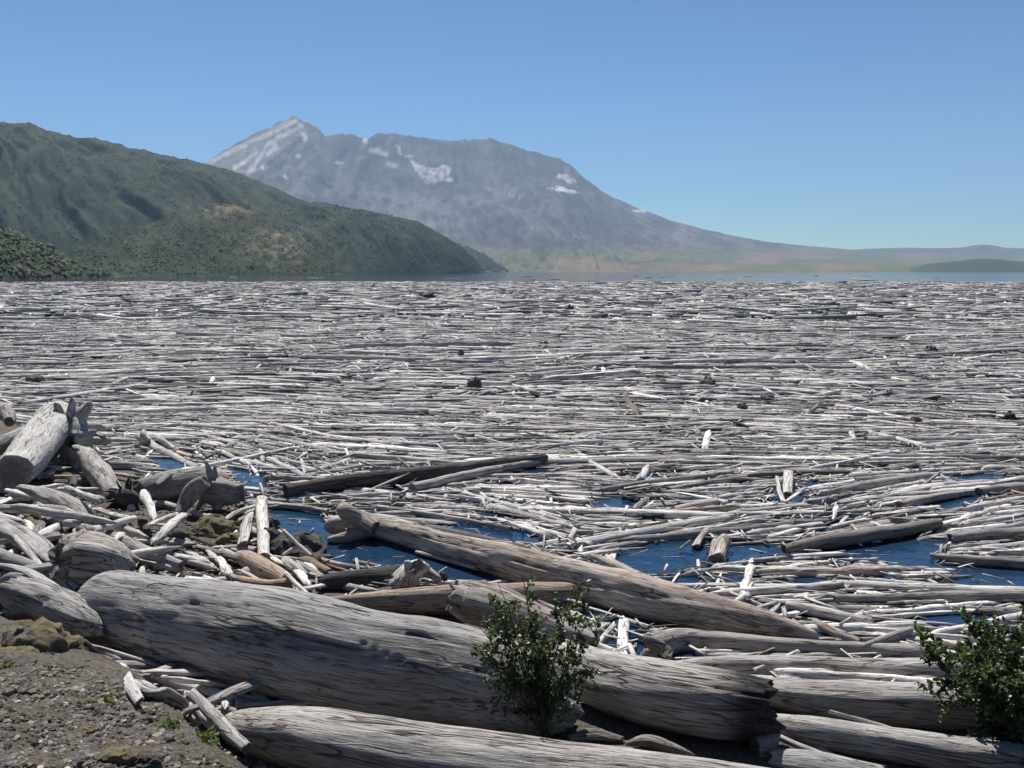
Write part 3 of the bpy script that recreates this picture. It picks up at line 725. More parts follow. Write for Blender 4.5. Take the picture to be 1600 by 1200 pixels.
shore('long pale trunk with a forked root end slanting through the open pool', [(556, 821, 24), (580, 824, 30), (610, 829, 36), (700, 853, 46), (800, 880, 56), (900, 906, 66), (1000, 932, 70), (1100, 957, 60), (1200, 978, 46), (1280, 996, 18)],
      (0.50, 0.45, 0.40), mode='float', lift=0.14, grooves=20, gdepth=0.11, rough=0.09, tone2=(0.40, 0.33, 0.28), step=0.035, nside=56, ends=('round', 'round'),
      roots=root_fan(548, 820, .2, 600, 828, .2, 7, 0.32, 0.11, 9, 0.3) + [[(590, 828, 26, .22), (560, 812, 26, .36), (538, 800, 24, .55), (528, 792, 18, .62)], [(585, 826, 26, .2), (545, 820, 28, .2), (517, 822, 24, .2), (510, 826, 12, .18)], [(580, 830, 20, .1), (545, 838, 18, .08), (520, 842, 12, .08), (512, 842, 7, .06)]])
shore('smooth tan barkless log with a square cut end lying level behind the huge trunk', [(505, 938, 10), (560, 939, 26), (620, 940, 36), (700, 938, 46), (800, 935, 47), (932, 931, 42)], (0.40, 0.325, 0.265), lift=0.06, rough=0.02, grooves=3, gdepth=0.05, tone2=(0.33, 0.25, 0.19), ends=('round', 'cut'))
shore('short rough log with a knobbly raised end leaning behind the leafy shrub', [(703, 930, 44, .62), (730, 938, 56, .55), (800, 958, 58, .5), (870, 985, 48, .42), (928, 1000, 34, .36)], WARM, rough=0.10, grooves=12, gdepth=0.12, ends=('broken', 'broken'), tone2=(0.30, 0.25, 0.20))
shore('dark charcoal log lying at the water edge against the splintered stump', [(500, 912, 24), (530, 908, 32), (580, 902, 30), (628, 894, 24)], (0.085, 0.08, 0.082), rough=0.05, grooves=10)
shore('bleached stump splintered into a fan of ridges beside the dark charcoal log', [(618, 912, 34, .12), (640, 900, 52, .28), (650, 884, 30, .55)], PALE, name='driftwood_stump', cat='stump', rough=0.2, grooves=20, gdepth=0.2, ends=('broken', 'broken'), flat=0.6,
      roots=[[(645, 893, 22, .3), (665, 892, 18, .32), (690, 908, 10, .2)], [(640, 890, 18, .4), (638, 882, 14, .55), (632, 876, 8, .62)], [(650, 885, 16, .45), (662, 884, 12, .5), (672, 890, 8, .42)]])
shore('smooth peach coloured log with a rounded end slanting under the upright white poles', [(372, 868, 14), (385, 873, 26), (415, 890, 30), (450, 908, 22)], (0.52, 0.41, 0.325), lift=0.06, rough=0.02, grooves=2, ends=('round', 'broken'))
shore('thin tan log lying flat along the back of the huge trunk', [(342, 900, 13), (380, 908, 16), (420, 914, 18), (452, 914, 24)], (0.45, 0.33, 0.24), lift=0.03, rough=0.03, grooves=3, ends=('round', 'cut'))
shore('white bleached pole with dark nail-like knots pointing up the beach beside the open water', [(413, 872, 18, .34), (411, 830, 19, .36), (408, 782, 17, .42)], (0.74, 0.72, 0.68), rough=0.03, grooves=3, knots=5, ends=('cut', 'broken'))
shore('white split plank leaning beside the bleached knotty pole', [(378, 850, 18, .32), (385, 822, 19, .34), (391, 796, 15, .38)], (0.66, 0.64, 0.60), name='driftwood_plank', cat='plank', flat=0.35, square=0.6, rough=0.04, ends=('broken', 'broken'))
shore('grey block of log jammed under the foot of the white split plank', [(374, 858, 18), (402, 862, 16)], (0.50, 0.48, 0.45), ends=('cut', 'broken'))
shore('short white slat resting on rocks under the white poles', [(352, 812, 8, .36), (372, 800, 9, .42), (400, 790, 8, .5)], PALE, name='driftwood_plank', cat='plank', flat=0.5, square=0.5)
shore('thin grey stick poking out below the short white slat', [(362, 820, 6), (380, 810, 7)], (0.4, 0.37, 0.36), name='driftwood_stick', cat='stick', ends=('cut', 'cut'))
shore('long thin white stick propped over the dark boulder by the pool', [(443, 830, 7, .5), (465, 850, 6, .35), (487, 869, 6, .2)], PALE, name='driftwood_stick', cat='stick')
shore('short white stick lying crossways below the dark boulder', [(441, 868, 5, .2), (466, 853, 7, .3)], PALE, name='driftwood_stick', cat='stick')
shore('plump grey log end pointing at the dark charcoal log', [(443, 876, 14), (460, 890, 20), (478, 903, 16)], (0.50, 0.46, 0.43), ends=('round', 'cut'))
shore('slim grey log lying beside the plump log end', [(462, 880, 12), (490, 895, 13), (506, 905, 10)], (0.44, 0.42, 0.40), ends=('round', 'broken'))
shore('dark brown curled bark log behind the plump log end', [(468, 874, 14), (490, 882, 18), (515, 895, 12)], (0.34, 0.25, 0.18), rough=0.12, ends=('broken', 'broken'))
shore('pale log floating off the beach tip into the open pool', [(500, 874, 9), (530, 882, 9), (572, 888, 6)], (0.52, 0.49, 0.46), mode='float', lift=0.03)
shore('short split log floating alone in the open pool', [(552, 876, 5), (572, 881, 7), (592, 884, 5)], (0.36, 0.33, 0.31), mode='float', lift=0.03)
shore('reddish thin log half sunk beside the beach tip', [(508, 882, 5), (545, 893, 5)], (0.40, 0.25, 0.17), mode='float', lift=0.02)
shore('white stick lying over the thin tan log to the huge trunk', [(446, 896, 7, .45), (466, 915, 7, .4), (488, 934, 5, .42)], PALE, name='driftwood_stick', cat='stick')
shore('grey triangular slab propped under the peach coloured log', [(378, 892, 12), (392, 890, 24), (405, 900, 12)], (0.56, 0.55, 0.53), name='driftwood_slab', cat='slab', flat=0.6, ends=('broken', 'broken'))
shore('bleached slab curving down the beach below the rocks', [(300, 850, 7), (322, 858, 12), (338, 874, 13), (348, 886, 6)], (0.60, 0.55, 0.5), name='driftwood_slab', cat='slab', flat=0.6, ends=('round', 'round'))
shore('broad pale slab lying against the huge trunk near its blunt end', [(284, 876, 9), (305, 880, 17), (330, 888, 16), (346, 895, 7)], (0.62, 0.6, 0.57), name='driftwood_slab', cat='slab', flat=0.6, ends=('round', 'round'))
shore('narrow white sliver standing out from the gravel above the broad pale slab', [(250, 841, 5), (262, 852, 8), (280, 862, 5)], PALE, name='driftwood_stick', cat='stick', ends=('round', 'round'))
shore('short tan chunk with a rotten dark end on the gravel', [(262, 844, 10), (276, 850, 17), (300, 853, 10)], (0.52, 0.44, 0.36), name='driftwood_chunk', cat='wood chunk', rough=0.12, ends=('round', 'broken'))
shore('split grey wedge on the gravel behind the peach coloured log', [(335, 860, 10), (350, 862, 15), (368, 868, 11)], (0.52, 0.50, 0.48), name='driftwood_slab', cat='slab', flat=0.55, ends=('round', 'cut'))
# group of stumps and logs on the spit at the head of the beach
shore('upturned bleached tree stump trunk with a great root plate at the head of the beach', [(22, 738, 54, .95), (45, 712, 60, 1.0), (66, 684, 60, 1.05), (84, 660, 62, 1.1), (98, 648, 44, 1.15)], (0.56, 0.555, 0.54), name='driftwood_stump', cat='stump', rough=0.06, grooves=5, gdepth=0.05, ends=('cut', 'round'),
      roots=root_fan(112, 668, 1.0, 22, 738, 0.95, 18, 0.85, 0.5, 5, 0.15) + root_fan(126, 688, 0.75, 60, 705, 0.9, 13, 0.62, 0.36, 6, 0.2))
shore('dark broken knob of log beside the foot of the upturned stump', [(12, 745, 26), (28, 752, 26)], (0.14, 0.13, 0.125), name='driftwood_chunk', cat='wood chunk', rough=0.15, ends=('broken', 'broken'))
shore('grey stump top showing behind the upturned stump', [(-10, 640, 26, .9), (8, 646, 24, .8), (14, 660, 14, .7)], (0.36, 0.35, 0.33), name='driftwood_chunk', cat='wood chunk', rough=0.16, ends=('broken', 'broken'))
shore('grey log lying behind the upturned stump at the frame edge', [(-40, 706, 26, .7), (10, 690, 28, .7), (52, 672, 22, .75)], (0.34, 0.335, 0.34), rough=0.1)
shore('grey log with a jagged upper end leaning down beside the upturned stump', [(136, 710, 26, .62), (152, 735, 34, .55), (168, 758, 36, .42), (182, 778, 30, .32)], (0.45, 0.43, 0.405), rough=0.09, grooves=8, ends=('broken', 'broken'))
shore('pale root snag standing beside the root plate of the upturned stump', [(118, 700, 12, .7), (128, 706, 14, .65), (140, 714, 10, .55)], (0.5, 0.47, 0.42), name='driftwood_chunk', cat='wood chunk', rough=0.16)
shore('white log with a rooted tip slanting into the small blue pool', [(224, 684, 20), (238, 698, 15), (262, 710, 15), (310, 734, 12)], (0.55, 0.53, 0.51), lift=0.05, ends=('broken', 'round'), roots=[[(230, 692, 14, .22), (220, 684, 11, .32), (213, 678, 6, .36)], [(228, 690, 12, .3), (224, 678, 9, .5), (226, 672, 5, .55)]])
shore('tan split log lying along the underside of the white rooted log', [(245, 705, 6), (275, 722, 8), (306, 738, 5)], (0.46, 0.37, 0.30), name='driftwood_slab', cat='slab', flat=0.5)
shore('smooth pale log pointing at the small blue pool', [(168, 727, 14), (200, 728, 14), (240, 731, 11), (270, 735, 6)], (0.54, 0.52, 0.52), lift=0.02, ends=('broken', 'round'))
shore('short white log end beside the root plate of the upturned stump', [(157, 694, 10), (188, 687, 11)], PALE)
shore('short white split log under the white log end', [(155, 703, 8), (184, 698, 8)], PALE)
shore('white tapering log crossing below the two short white logs', [(160, 712, 8), (198, 702, 10)], (0.58, 0.55, 0.49))
shore('flat white board lying low behind the leaning grey log', [(188, 741, 6), (245, 741, 6)], PALE, name='driftwood_plank', cat='plank', flat=0.5)
shore('big grey log with a dark shadowed flank lying behind the finned stump', [(216, 768, 36), (250, 762, 46), (300, 752, 44), (338, 745, 30)], (0.40, 0.39, 0.37), lift=0.05, rough=0.07, grooves=9, tone2=(0.28, 0.26, 0.245))
shore('finned stump with a tall pale buttress root standing on the spit', [(322, 760, 34, .55), (345, 768, 44, .5), (378, 772, 30, .45)], (0.36, 0.34, 0.32), name='driftwood_stump', cat='stump', rough=0.12, ends=('round', 'broken'),
      roots=[[(322, 752, 22, .8), (302, 768, 30, .6), (286, 790, 20, .35), (276, 806, 8, .22)], [(335, 765, 26, .5), (342, 782, 22, .32), (336, 797, 10, .2)]] + root_fan(326, 756, .62, 372, 772, .5, 9, 0.55, 0.2, 7, 0.3))
shore('blackened root mass with twisted arms lying on the spit', [(178, 778, 22, .42), (200, 780, 30, .4), (215, 785, 22, .35)], (0.10, 0.093, 0.09), name='driftwood_stump', cat='stump', rough=0.2, ends=('round', 'round'),
      roots=root_fan(200, 778, .42, 180, 770, .42, 12, 0.5, 0.13, 8, 0.3))
shore('pale grey log lying between the blackened root mass and the finned stump', [(228, 790, 10), (250, 789, 14), (280, 795, 11)], (0.5, 0.48, 0.46), ends=('round', 'broken'))
shore('grey leaf-shaped slab tucked against the blackened root mass', [(130, 772, 6), (150, 777, 16), (172, 782, 8)], (0.42, 0.40, 0.39), name='driftwood_slab', cat='slab', flat=0.5, ends=('round', 'round'))
shore('half buried grey log under the leaning grey log', [(106, 754, 15), (140, 752, 15)], (0.33, 0.31, 0.30))
shore('thin white stick lying in the shade under the upturned stump', [(80, 748, 5), (130, 743, 7)], PALE, name='driftwood_stick', cat='stick')
shore('curved hollow slab of grey wood sweeping down from the upturned stump', [(32, 762, 20, .9), (70, 772, 40, .82), (105, 788, 44, .7), (138, 812, 30, .5)], (0.42, 0.41, 0.395), name='driftwood_slab', cat='slab', flat=0.5, rough=0.20, grooves=30, gdepth=0.22, ends=('broken', 'broken'))
shore('thin grey plank standing out between the curved slab and the mossy bank', [(58, 784, 9), (76, 802, 15), (93, 820, 13)], (0.40, 0.39, 0.38), name='driftwood_plank', cat='plank', flat=0.6, lift=0.06)
shore('broad smooth grey slab half hiding the mossy bank', [(-20, 812, 40, .95), (25, 832, 48, .9), (60, 856, 50, .82), (88, 880, 34, .7)], (0.44, 0.44, 0.43), name='driftwood_slab', cat='slab', flat=0.5, rough=0.19, grooves=30, gdepth=0.2, ends=('broken', 'broken'))
shore('flared pale stump block with brown rot sitting at the blunt end of the huge trunk', [(92, 872, 50, .95), (120, 870, 72, .92), (155, 876, 74, .86), (186, 884, 62, .78), (208, 890, 34, .72)], (0.50, 0.48, 0.46), name='driftwood_stump', cat='stump', rough=0.19, grooves=36, gdepth=0.20, tone2=(0.42, 0.35, 0.30), ends=('broken', 'broken'),
      roots=[[(118, 850, 30, 1.1), (126, 838, 18, 1.2), (132, 828, 8, 1.25)], [(170, 905, 26, .6), (146, 912, 16, .5), (140, 914, 8, .5)]])
shore('straight grey log running from the flared stump to the broad pale slab', [(128, 826, 20, .55), (180, 846, 25, .52), (230, 866, 23, .45), (284, 884, 15, .36)], (0.41, 0.40, 0.395), grooves=6)
shore('dark grey log tucked under the straight grey log', [(195, 872, 16), (240, 880, 18), (262, 886, 14)], (0.27, 0.26, 0.255))
shore('stubby white log end poking out beside the huge trunk', [(240, 884, 12), (268, 888, 14), (282, 894, 9)], (0.55, 0.53, 0.5), ends=('round', 'broken'))
shore('long grey plank with a white edge sloping down to the flared stump', [(22, 838, 7, 1.0), (48, 866, 9, .9), (70, 892, 8, .8)], PALE, name='driftwood_plank', cat='plank', flat=0.5)
shore('grey weathered log sloping beneath the broad smooth slab', [(-10, 868, 26, .85), (40, 884, 26, .8), (80, 900, 24, .7), (120, 924, 18, .6)], (0.37, 0.36, 0.35), grooves=9)
shore('pale flat board ending beside the grey knotted stump', [(-10, 882, 14, .95), (30, 890, 24, .9), (70, 908, 20, .82), (104, 926, 10, .75)], (0.47, 0.465, 0.455), name='driftwood_plank', cat='plank', flat=0.5, rough=0.08)
shore('splintered brown-grey board lying under the flared stump', [(85, 892, 12, .62), (110, 906, 20, .58), (134, 920, 14, .52)], (0.32, 0.29, 0.26), name='driftwood_plank', cat='plank', flat=0.5)
shore('grey knotted stump with bead-like knots above the mossy boulder', [(18, 928, 56, .98), (60, 940, 58, .95), (105, 956, 56, .88), (145, 975, 40, .8), (164, 984, 16, .76)], (0.42, 0.415, 0.405), name='driftwood_stump', cat='stump', rough=0.17, grooves=36, gdepth=0.18, knots=9, ends=('broken', 'broken'),
      roots=[[(30, 910, 24, 1.1), (15, 905, 18, 1.15), (2, 912, 10, 1.1)], [(20, 950, 24, .9), (34, 952, 18, .88), (44, 962, 8, .8)]])
# pieces lying on the bank edge and below the huge trunk
shore('grey flat log along the edge of the gravel bank', [(132, 1040, 20), (165, 1052, 22), (195, 1068, 16)], (0.40, 0.38, 0.35), lift=0.0, flat=0.7)
shore('white snapped slat hanging over the bank edge', [(180, 1036, 16), (198, 1062, 20), (218, 1096, 15)], (0.63, 0.615, 0.60), name='driftwood_plank', cat='plank', flat=0.45, square=0.4, lift=0.05)
shore('wide pale slab flaking beside the snapped slat', [(205, 1060, 24), (238, 1082, 42), (272, 1102, 36), (296, 1112, 16)], (0.55, 0.54, 0.52), name='driftwood_slab', cat='slab', flat=0.4, rough=0.1, grooves=12)
shore('slim grey log sloping from the bank under the huge trunk', [(205, 1044, 18, .5), (250, 1062, 22, .46), (300, 1084, 22, .42), (340, 1100, 16, .38)], (0.37, 0.36, 0.345), grooves=6)
shore('long thin grey branch lying in the shadow of the huge trunk', [(250, 1042, 8, .3), (330, 1066, 9, .26), (400, 1088, 7, .24)], (0.36, 0.345, 0.335), name='driftwood_stick', cat='stick')
shore('straight grey beam leaning across the bank edge', [(300, 1084, 17, .8), (340, 1125, 20, .8), (386, 1170, 18, .82)], (0.42, 0.41, 0.40), name='driftwood_plank', cat='plank', flat=0.8, square=0.6, grooves=5)
shore('short grey log butting against the straight beam', [(328, 1106, 18, .42), (370, 1096, 20, .36), (402, 1086, 16, .32)], (0.38, 0.375, 0.375), ends=('broken', 'cut'))
shore('pale wedge of wood below the short grey log', [(380, 1088, 10, .3), (408, 1094, 20, .28), (434, 1104, 10, .24)], PALE, name='driftwood_slab', cat='slab', flat=0.5)
shore('long silver log lying nearest the photographer below the huge trunk', [(350, 1128, 24), (385, 1140, 62), (450, 1150, 82), (550, 1168, 92), (700, 1188, 98), (850, 1208, 98), (1000, 1224, 92), (1280, 1250, 80)], (0.435, 0.42, 0.395), lift=0.05, grooves=16, gdepth=0.09, rough=0.05, ends=('round', 'broken'), step=0.03, nside=64)
shore('dark flat offcut lying in shade below the trunk ends', [(888, 1154, 12), (930, 1148, 22), (974, 1156, 10)], (0.26, 0.25, 0.24), name='driftwood_slab', cat='slab', flat=0.5)
shore('brown domed slab lying in shade under the charred trunk end', [(978, 1162, 12), (1010, 1158, 38), (1045, 1168, 34), (1084, 1180, 10)], (0.30, 0.27, 0.24), name='driftwood_slab', cat='slab', flat=0.5)
shore('thin pale strip beside the brown domed slab', [(945, 1168, 6), (1000, 1172, 7), (1075, 1182, 5)], (0.45, 0.42, 0.4), name='driftwood_stick', cat='stick')
shore('blocky square ended log stub under the charred trunk end', [(1180, 1165, 34), (1212, 1160, 40)], (0.28, 0.28, 0.28), name='driftwood_chunk', cat='wood chunk', square=0.7, ends=('cut', 'broken'))
# stacked logs on the right
shore('slim grey log with a dark rooted end, uppermost of the stacked logs', [(1018, 1012, 44), (1060, 1002, 40), (1120, 1004, 34), (1200, 1010, 30), (1320, 1016, 28), (1470, 1022, 28)], (0.40, 0.375, 0.35), lift=0.10, grooves=9, rough=0.08,
      roots=[[(1030, 1010, 22, .45), (1012, 1000, 16, .6), (1006, 992, 7, .66)], [(1030, 1016, 22, .3), (1010, 1022, 16, .2), (1002, 1030, 7, .1)], [(1040, 1018, 22, .3), (1040, 1030, 14, .15), (1036, 1036, 6, .08)]])
shore('pale smooth log lying second among the stacked logs by the bush', [(1052, 1042, 18), (1100, 1043, 32), (1200, 1045, 38), (1400, 1048, 42), (1560, 1050, 42)], (0.46, 0.44, 0.42), lift=0.05, grooves=6, rough=0.04)
shore('thick grey log with a torn brown patch lying third among the stacked logs', [(1180, 1082, 34), (1240, 1088, 50), (1340, 1096, 60), (1450, 1104, 64), (1600, 1112, 62)], (0.41, 0.395, 0.375), lift=0.03, grooves=10, tone2=(0.36, 0.33, 0.31), step=0.04)
shore('split silver log lying lowest of the stacked logs in the bush shade', [(1206, 1128, 26), (1260, 1140, 44), (1360, 1158, 52), (1480, 1178, 58), (1660, 1204, 60)], (0.42, 0.405, 0.385), lift=0.02, grooves=14, gdepth=0.12, step=0.04)
shore('thin pale stick leaning on the lowest stacked log', [(1296, 1112, 6, .42), (1345, 1125, 7, .36), (1398, 1140, 5, .32)], (0.52, 0.50, 0.47), name='driftwood_stick', cat='stick')
shore('pointed grey sliver lying below the lowest stacked log', [(1210, 1148, 8), (1260, 1170, 10), (1330, 1196, 7)], (0.46, 0.45, 0.44), name='driftwood_stick', cat='stick')
shore('wide flaky slab in the corner below the stacked logs', [(1205, 1182, 30), (1270, 1192, 40), (1380, 1212, 34)], (0.44, 0.435, 0.42), name='driftwood_slab', cat='slab', flat=0.5, grooves=12)
shore('forked grey sliver beside the pointed sliver', [(1245, 1152, 10), (1280, 1170, 12), (1318, 1190, 8)], (0.48, 0.47, 0.455), name='driftwood_stick', cat='stick')
# single logs that stand out on the water
G2 = 'large logs that stand out in the floating mat'
def water_log(label, pts, tone, **kw):
    kw.setdefault('lift', 0.06); return drift(kw.pop('name', 'floating_log'), label, pts, tone, mode='float', group=G2, **kw)
water_log('long dark log floating above the beach with a squared butt', [(446, 768, 20), (520, 756, 24), (620, 744, 25), (740, 730, 22), (852, 716, 14)], (0.125, 0.115, 0.11), lift=0.16, grooves=10, ends=('cut', 'broken'))
water_log('slim pale log lying close under the long dark log', [(644, 762, 14), (720, 745, 15), (842, 722, 11)], (0.50, 0.48, 0.46), lift=0.1)
water_log('thick grey log with a dark wet flank rising beside the wide pool', [(1225, 858, 14), (1270, 850, 21), (1360, 836, 22), (1470, 818, 17)], (0.25, 0.235, 0.22), ends=('broken', 'round'), lift=0.1)
water_log('blunt grey log entering the frame above the wide pool', [(1484, 842, 17), (1540, 838, 21), (1680, 832, 22)], (0.33, 0.32, 0.31))
water_log('pointed log lying alone in the wide pool', [(1452, 866, 5), (1480, 871, 13), (1530, 876, 16), (1680, 886, 16)], (0.34, 0.31, 0.285), ends=('round', 'broken'))
water_log('stout grey log beside the small pool near the frame edge', [(1528, 768, 13), (1560, 764, 16), (1680, 758, 17)], (0.40, 0.385, 0.37))
water_log('clean grey log rising beyond the slab leaning V', [(1280, 772, 10), (1350, 760, 16), (1450, 744, 14)], (0.44, 0.43, 0.42), ends=('round', 'cut'))
water_log('pale log with a dark tip floating beside the small square pool', [(1404, 790, 14), (1450, 780, 14), (1520, 768, 8)], (0.50, 0.475, 0.45))
water_log('long knotted grey log floating just beyond the bush', [(1302, 936, 13), (1400, 935, 18), (1500, 933, 19), (1680, 930, 19)], (0.33, 0.315, 0.30), knots=8, grooves=6)
water_log('very long straight log with knots crossing under the open leads', [(1356, 714, 9), (1450, 714, 10), (1560, 716, 10), (1700, 716, 10)], (0.38, 0.37, 0.365))
water_log('upper of the two parallel grey logs in mid mat', [(925, 768, 9), (1020, 755, 12), (1145, 740, 10)], (0.36, 0.35, 0.345))
water_log('lower of the two parallel grey logs in mid mat', [(1045, 766, 10), (1100, 756, 11), (1166, 746, 10)], (0.38, 0.37, 0.36))
water_log('short bleached log with an oval end below the parallel logs', [(1052, 798, 13), (1085, 791, 15), (1120, 785, 12)], (0.52, 0.50, 0.48))
water_log('black waterlogged stub beside the wedge pool', [(1005, 808, 11), (1036, 807, 9)], (0.05, 0.05, 0.055))
water_log('tan edged log slanting from the trunk top into the wedge pool', [(922, 866, 8), (960, 884, 15), (1014, 906, 13)], (0.50, 0.46, 0.41), lift=0.2)
water_log('white square log with a dark cut face beyond the trunk tip', [(1230, 946, 15), (1290, 958, 18), (1366, 972, 10)], (0.62, 0.60, 0.57), square=0.4, ends=('cut', 'round'))
water_log('smooth grey pole angled up behind the stacked logs', [(1350, 1010, 9), (1385, 997, 13), (1425, 983, 12)], (0.42, 0.40, 0.385), ends=('round', 'round'), lift=0.12)
water_log('rotten brown edged log lying beyond the trunk tip', [(1270, 972, 12), (1305, 988, 16), (1345, 1003, 13)], (0.46, 0.41, 0.36), rough=0.12)
water_log('long white plank log floating by the dark boulder pool', [(418, 788, 8), (470, 793, 9), (512, 800, 8)], (0.52, 0.5, 0.48))
water_log('white log floating along the far rim of the open pool', [(590, 792, 6), (700, 808, 7), (800, 826, 7)], (0.52, 0.48, 0.44))
water_log('white plank floating along the near rim of the open pool', [(650, 862, 5), (700, 875, 7), (745, 889, 6)], (0.56, 0.51, 0.46))
G3 = 'bleached slabs tipped on edge in the mat'
def slab(label, pts, tone=PALE, **kw): return drift('floating_slab', label, pts, tone, mode='float', group=G3, cat='slab', flat=kw.pop('flat', 0.4), square=0.4, lift=kw.pop('lift', 0.08), **kw)
slab('upright white slab forming the middle of the V of slabs', [(1232, 738, 15, .22), (1231, 772, 15, .08)])
slab('thin white slab forming one arm of the V of slabs', [(1214, 745, 6, .2), (1217, 765, 7, .14), (1225, 785, 7, .08)])
slab('white slab slanting to close the V of slabs', [(1258, 762, 9, .2), (1228, 784, 8, .08)])
slab('flaky pale block of wood standing in the wide pool', [(1128, 846, 28, .14), (1120, 876, 30, .02)], (0.56, 0.51, 0.45), rough=0.12, flat=0.7)
slab('split pale slab tilted towards the wedge pool', [(1104, 826, 12, .16), (1086, 854, 16, .05)], (0.55, 0.52, 0.47))
slab('small pale slab at the rim of the wedge pool', [(1078, 846, 10, .2), (1062, 858, 9, .05)], (0.52, 0.49, 0.45))
slab('crumpled white shard sticking up beside the small middle pool', [(898, 826, 9, .2), (892, 845, 8, .1), (900, 854, 6, .04)])
slab('white shard leaning beside the crumpled shard', [(886, 838, 6, .25), (900, 846, 7, .12)])

# ------------------------------------------------------------------ the mat of floating logs
r300 = np.random.default_rng(3)
cA0 = place(candidates(190, 9, 34, 1.6, 6, 2.8, 0.45, 0.06, 0.13, 6, 10, wild=0.02), 0.12)
cA = place(candidates(12000, 9, 34, 0.5, 4.0, 1.25, 0.5, 0.026, 0.078, 10, 11, wild=0.08), 0.22)
cA2 = place(candidates(26000, 9, 34, 0.3, 2.0, 0.7, 0.45, 0.018, 0.045, 16, 12, wild=0.16), 0.42, 0.12)
cA3 = place(candidates(26000, 9, 34, 0.2, 1.0, 0.45, 0.4, 0.010, 0.036, 35, 13, wild=0.35), 0.7, 0.25)
cA4 = place(candidates(1800, 11, 24, 0.15, 1.1, 0.35, 0.5, 0.008, 0.03, 40, 19, wild=0.5), 0.02, 1.1)
cB0 = place(candidates(420, 34, 92, 2.5, 11, 4.2, 0.5, 0.09, 0.17, 6, 18, wild=0.03, margin=1.08), 0.12)
cB = place(candidates(30000, 34, 92, 0.6, 6, 1.4, 0.55, 0.035, 0.095, 16, 14, wild=0.13, margin=1.08), 0.26)
cB2 = place(candidates(34000, 34, 92, 0.3, 2.5, 0.9, 0.5, 0.025, 0.07, 26, 15, wild=0.35, margin=1.08), 0.5)
nC = 38000
cC = candidates(nC, 90, 408, 0.7, 14, 1.7, 0.75, 0.055, 0.20, 18, 16, wild=0.22, margin=1.05, power=1.35); cC['occ'] = r300.random(nC) * 0.6
lf = (cC['y'] < 408 - 25 * np.abs(fbm(cC['x'] * 0.02, 0 * cC['x'], 0, 3, 8))) & (r300.random(nC) < np.where(cC['y'] > 395, 0.6, 1))
cC = {k: v[lf] for k, v in cC.items()}
nD = 40
cD = candidates(nD, 400, 900, 4.0, 18, 8.0, 0.4, 0.12, 0.3, 7, 17, margin=1.0); cD['occ'] = r300.random(nD) * 0.3
kD = (cD['px'] > 150) & (cD['py'] > 433 - 4 * r300.random(nD)); cD = {k: v[kD] for k, v in cD.items()}

def sub(c, k): return {a: v[k] for a, v in c.items()}
def seen_size(c):
    h = np.stack([np.cos(c['th']), np.sin(c['th']), 0 * c['th']], -1) * c['L'][:, None] / 2; m = np.stack([c['x'], c['y'], 0 * c['x']], -1)
    a, b, dep = proj(m + h); a2, b2, _ = proj(m - h)
    inside = (np.maximum(a, a2) > 5) & (np.minimum(a, a2) < 1595) & (c['py'] < 1150)
    vis = np.minimum(np.maximum(a, a2), 1600) - np.maximum(np.minimum(a, a2), 0)
    return np.where(inside, np.hypot(vis, b - b2) * c['r'] * F / dep * (1 - 0.5 * c['occ']), 0), np.hypot(a - a2, b - b2), c['r'] * 2 * F / dep

LAND = [(430, 805, 'the beach pool'), (640, 860, 'the open pool'), (1040, 875, 'the wedge pool'), (1400, 868, 'the wide pool'), (640, 742, 'the long dark log'), (1232, 762, 'the V of slabs'), (1500, 785, 'the small square pool'), (1040, 752, 'the parallel logs'),
        (900, 840, 'the crumpled shard'), (390, 750, 'the little inlet'), (150, 690, 'the root plate'), (265, 722, 'the rooted log'), (1128, 862, 'the pale block'), (1450, 935, 'the long knotted log'), (1500, 714, 'the straight knotty log'),
        (1300, 958, 'the white square log'), (740, 606, 'the spiky stump'), (1105, 602, 'the round stump'), (1455, 551, 'the humped stump'), (720, 556, 'the black knob'), (1520, 750, 'the upper pool'), (1350, 760, 'the clean rising log'), (1090, 790, 'the oval ended log'),
        (860, 905, 'the long pale trunk'), (500, 770, 'the squared butt'), (60, 640, 'the grey stump top'), (1570, 660, 'the corner leads'), (660, 468, 'the hat shaped stump'), (60, 595, 'the dark boss')]
def label_for(i, px, py, lp, dp, kind, noun, taken, rr):
    tone = ['bleached', 'silver', 'grey', 'dark grey', 'tan', 'brown'][kind]
    asp = lp / max(dp, 1)
    sz = (('long ' if lp > 120 else 'short ' if lp < 60 else '') + ('thick ' if dp > 13 else 'thin ' if dp < 6 else '')).strip()
    d = sorted(LAND, key=lambda l: math.hypot((l[0] - px), (l[1] - py) * 2.5))
    out = None
    for k in range(14):
        lx, ly, nm = d[k]; dx, dy = px - lx, py - ly
        hor = 'left of' if dx < -45 else 'right of' if dx > 45 else ''
        ver = 'beyond' if dy < -9 else 'nearer than' if dy > 9 else ''
        rel = (ver + (' and ' if ver and hor else '') + hor) or 'right beside'
        for far in ('', 'far '):
            if (far == '') != (math.hypot(dx, dy * 2.5) < 160): continue
            t = f'{sz} {tone} {noun} {rr} {far}{rel} {nm}'.strip()
            if t not in taken: return t
            out = out or t
    return out

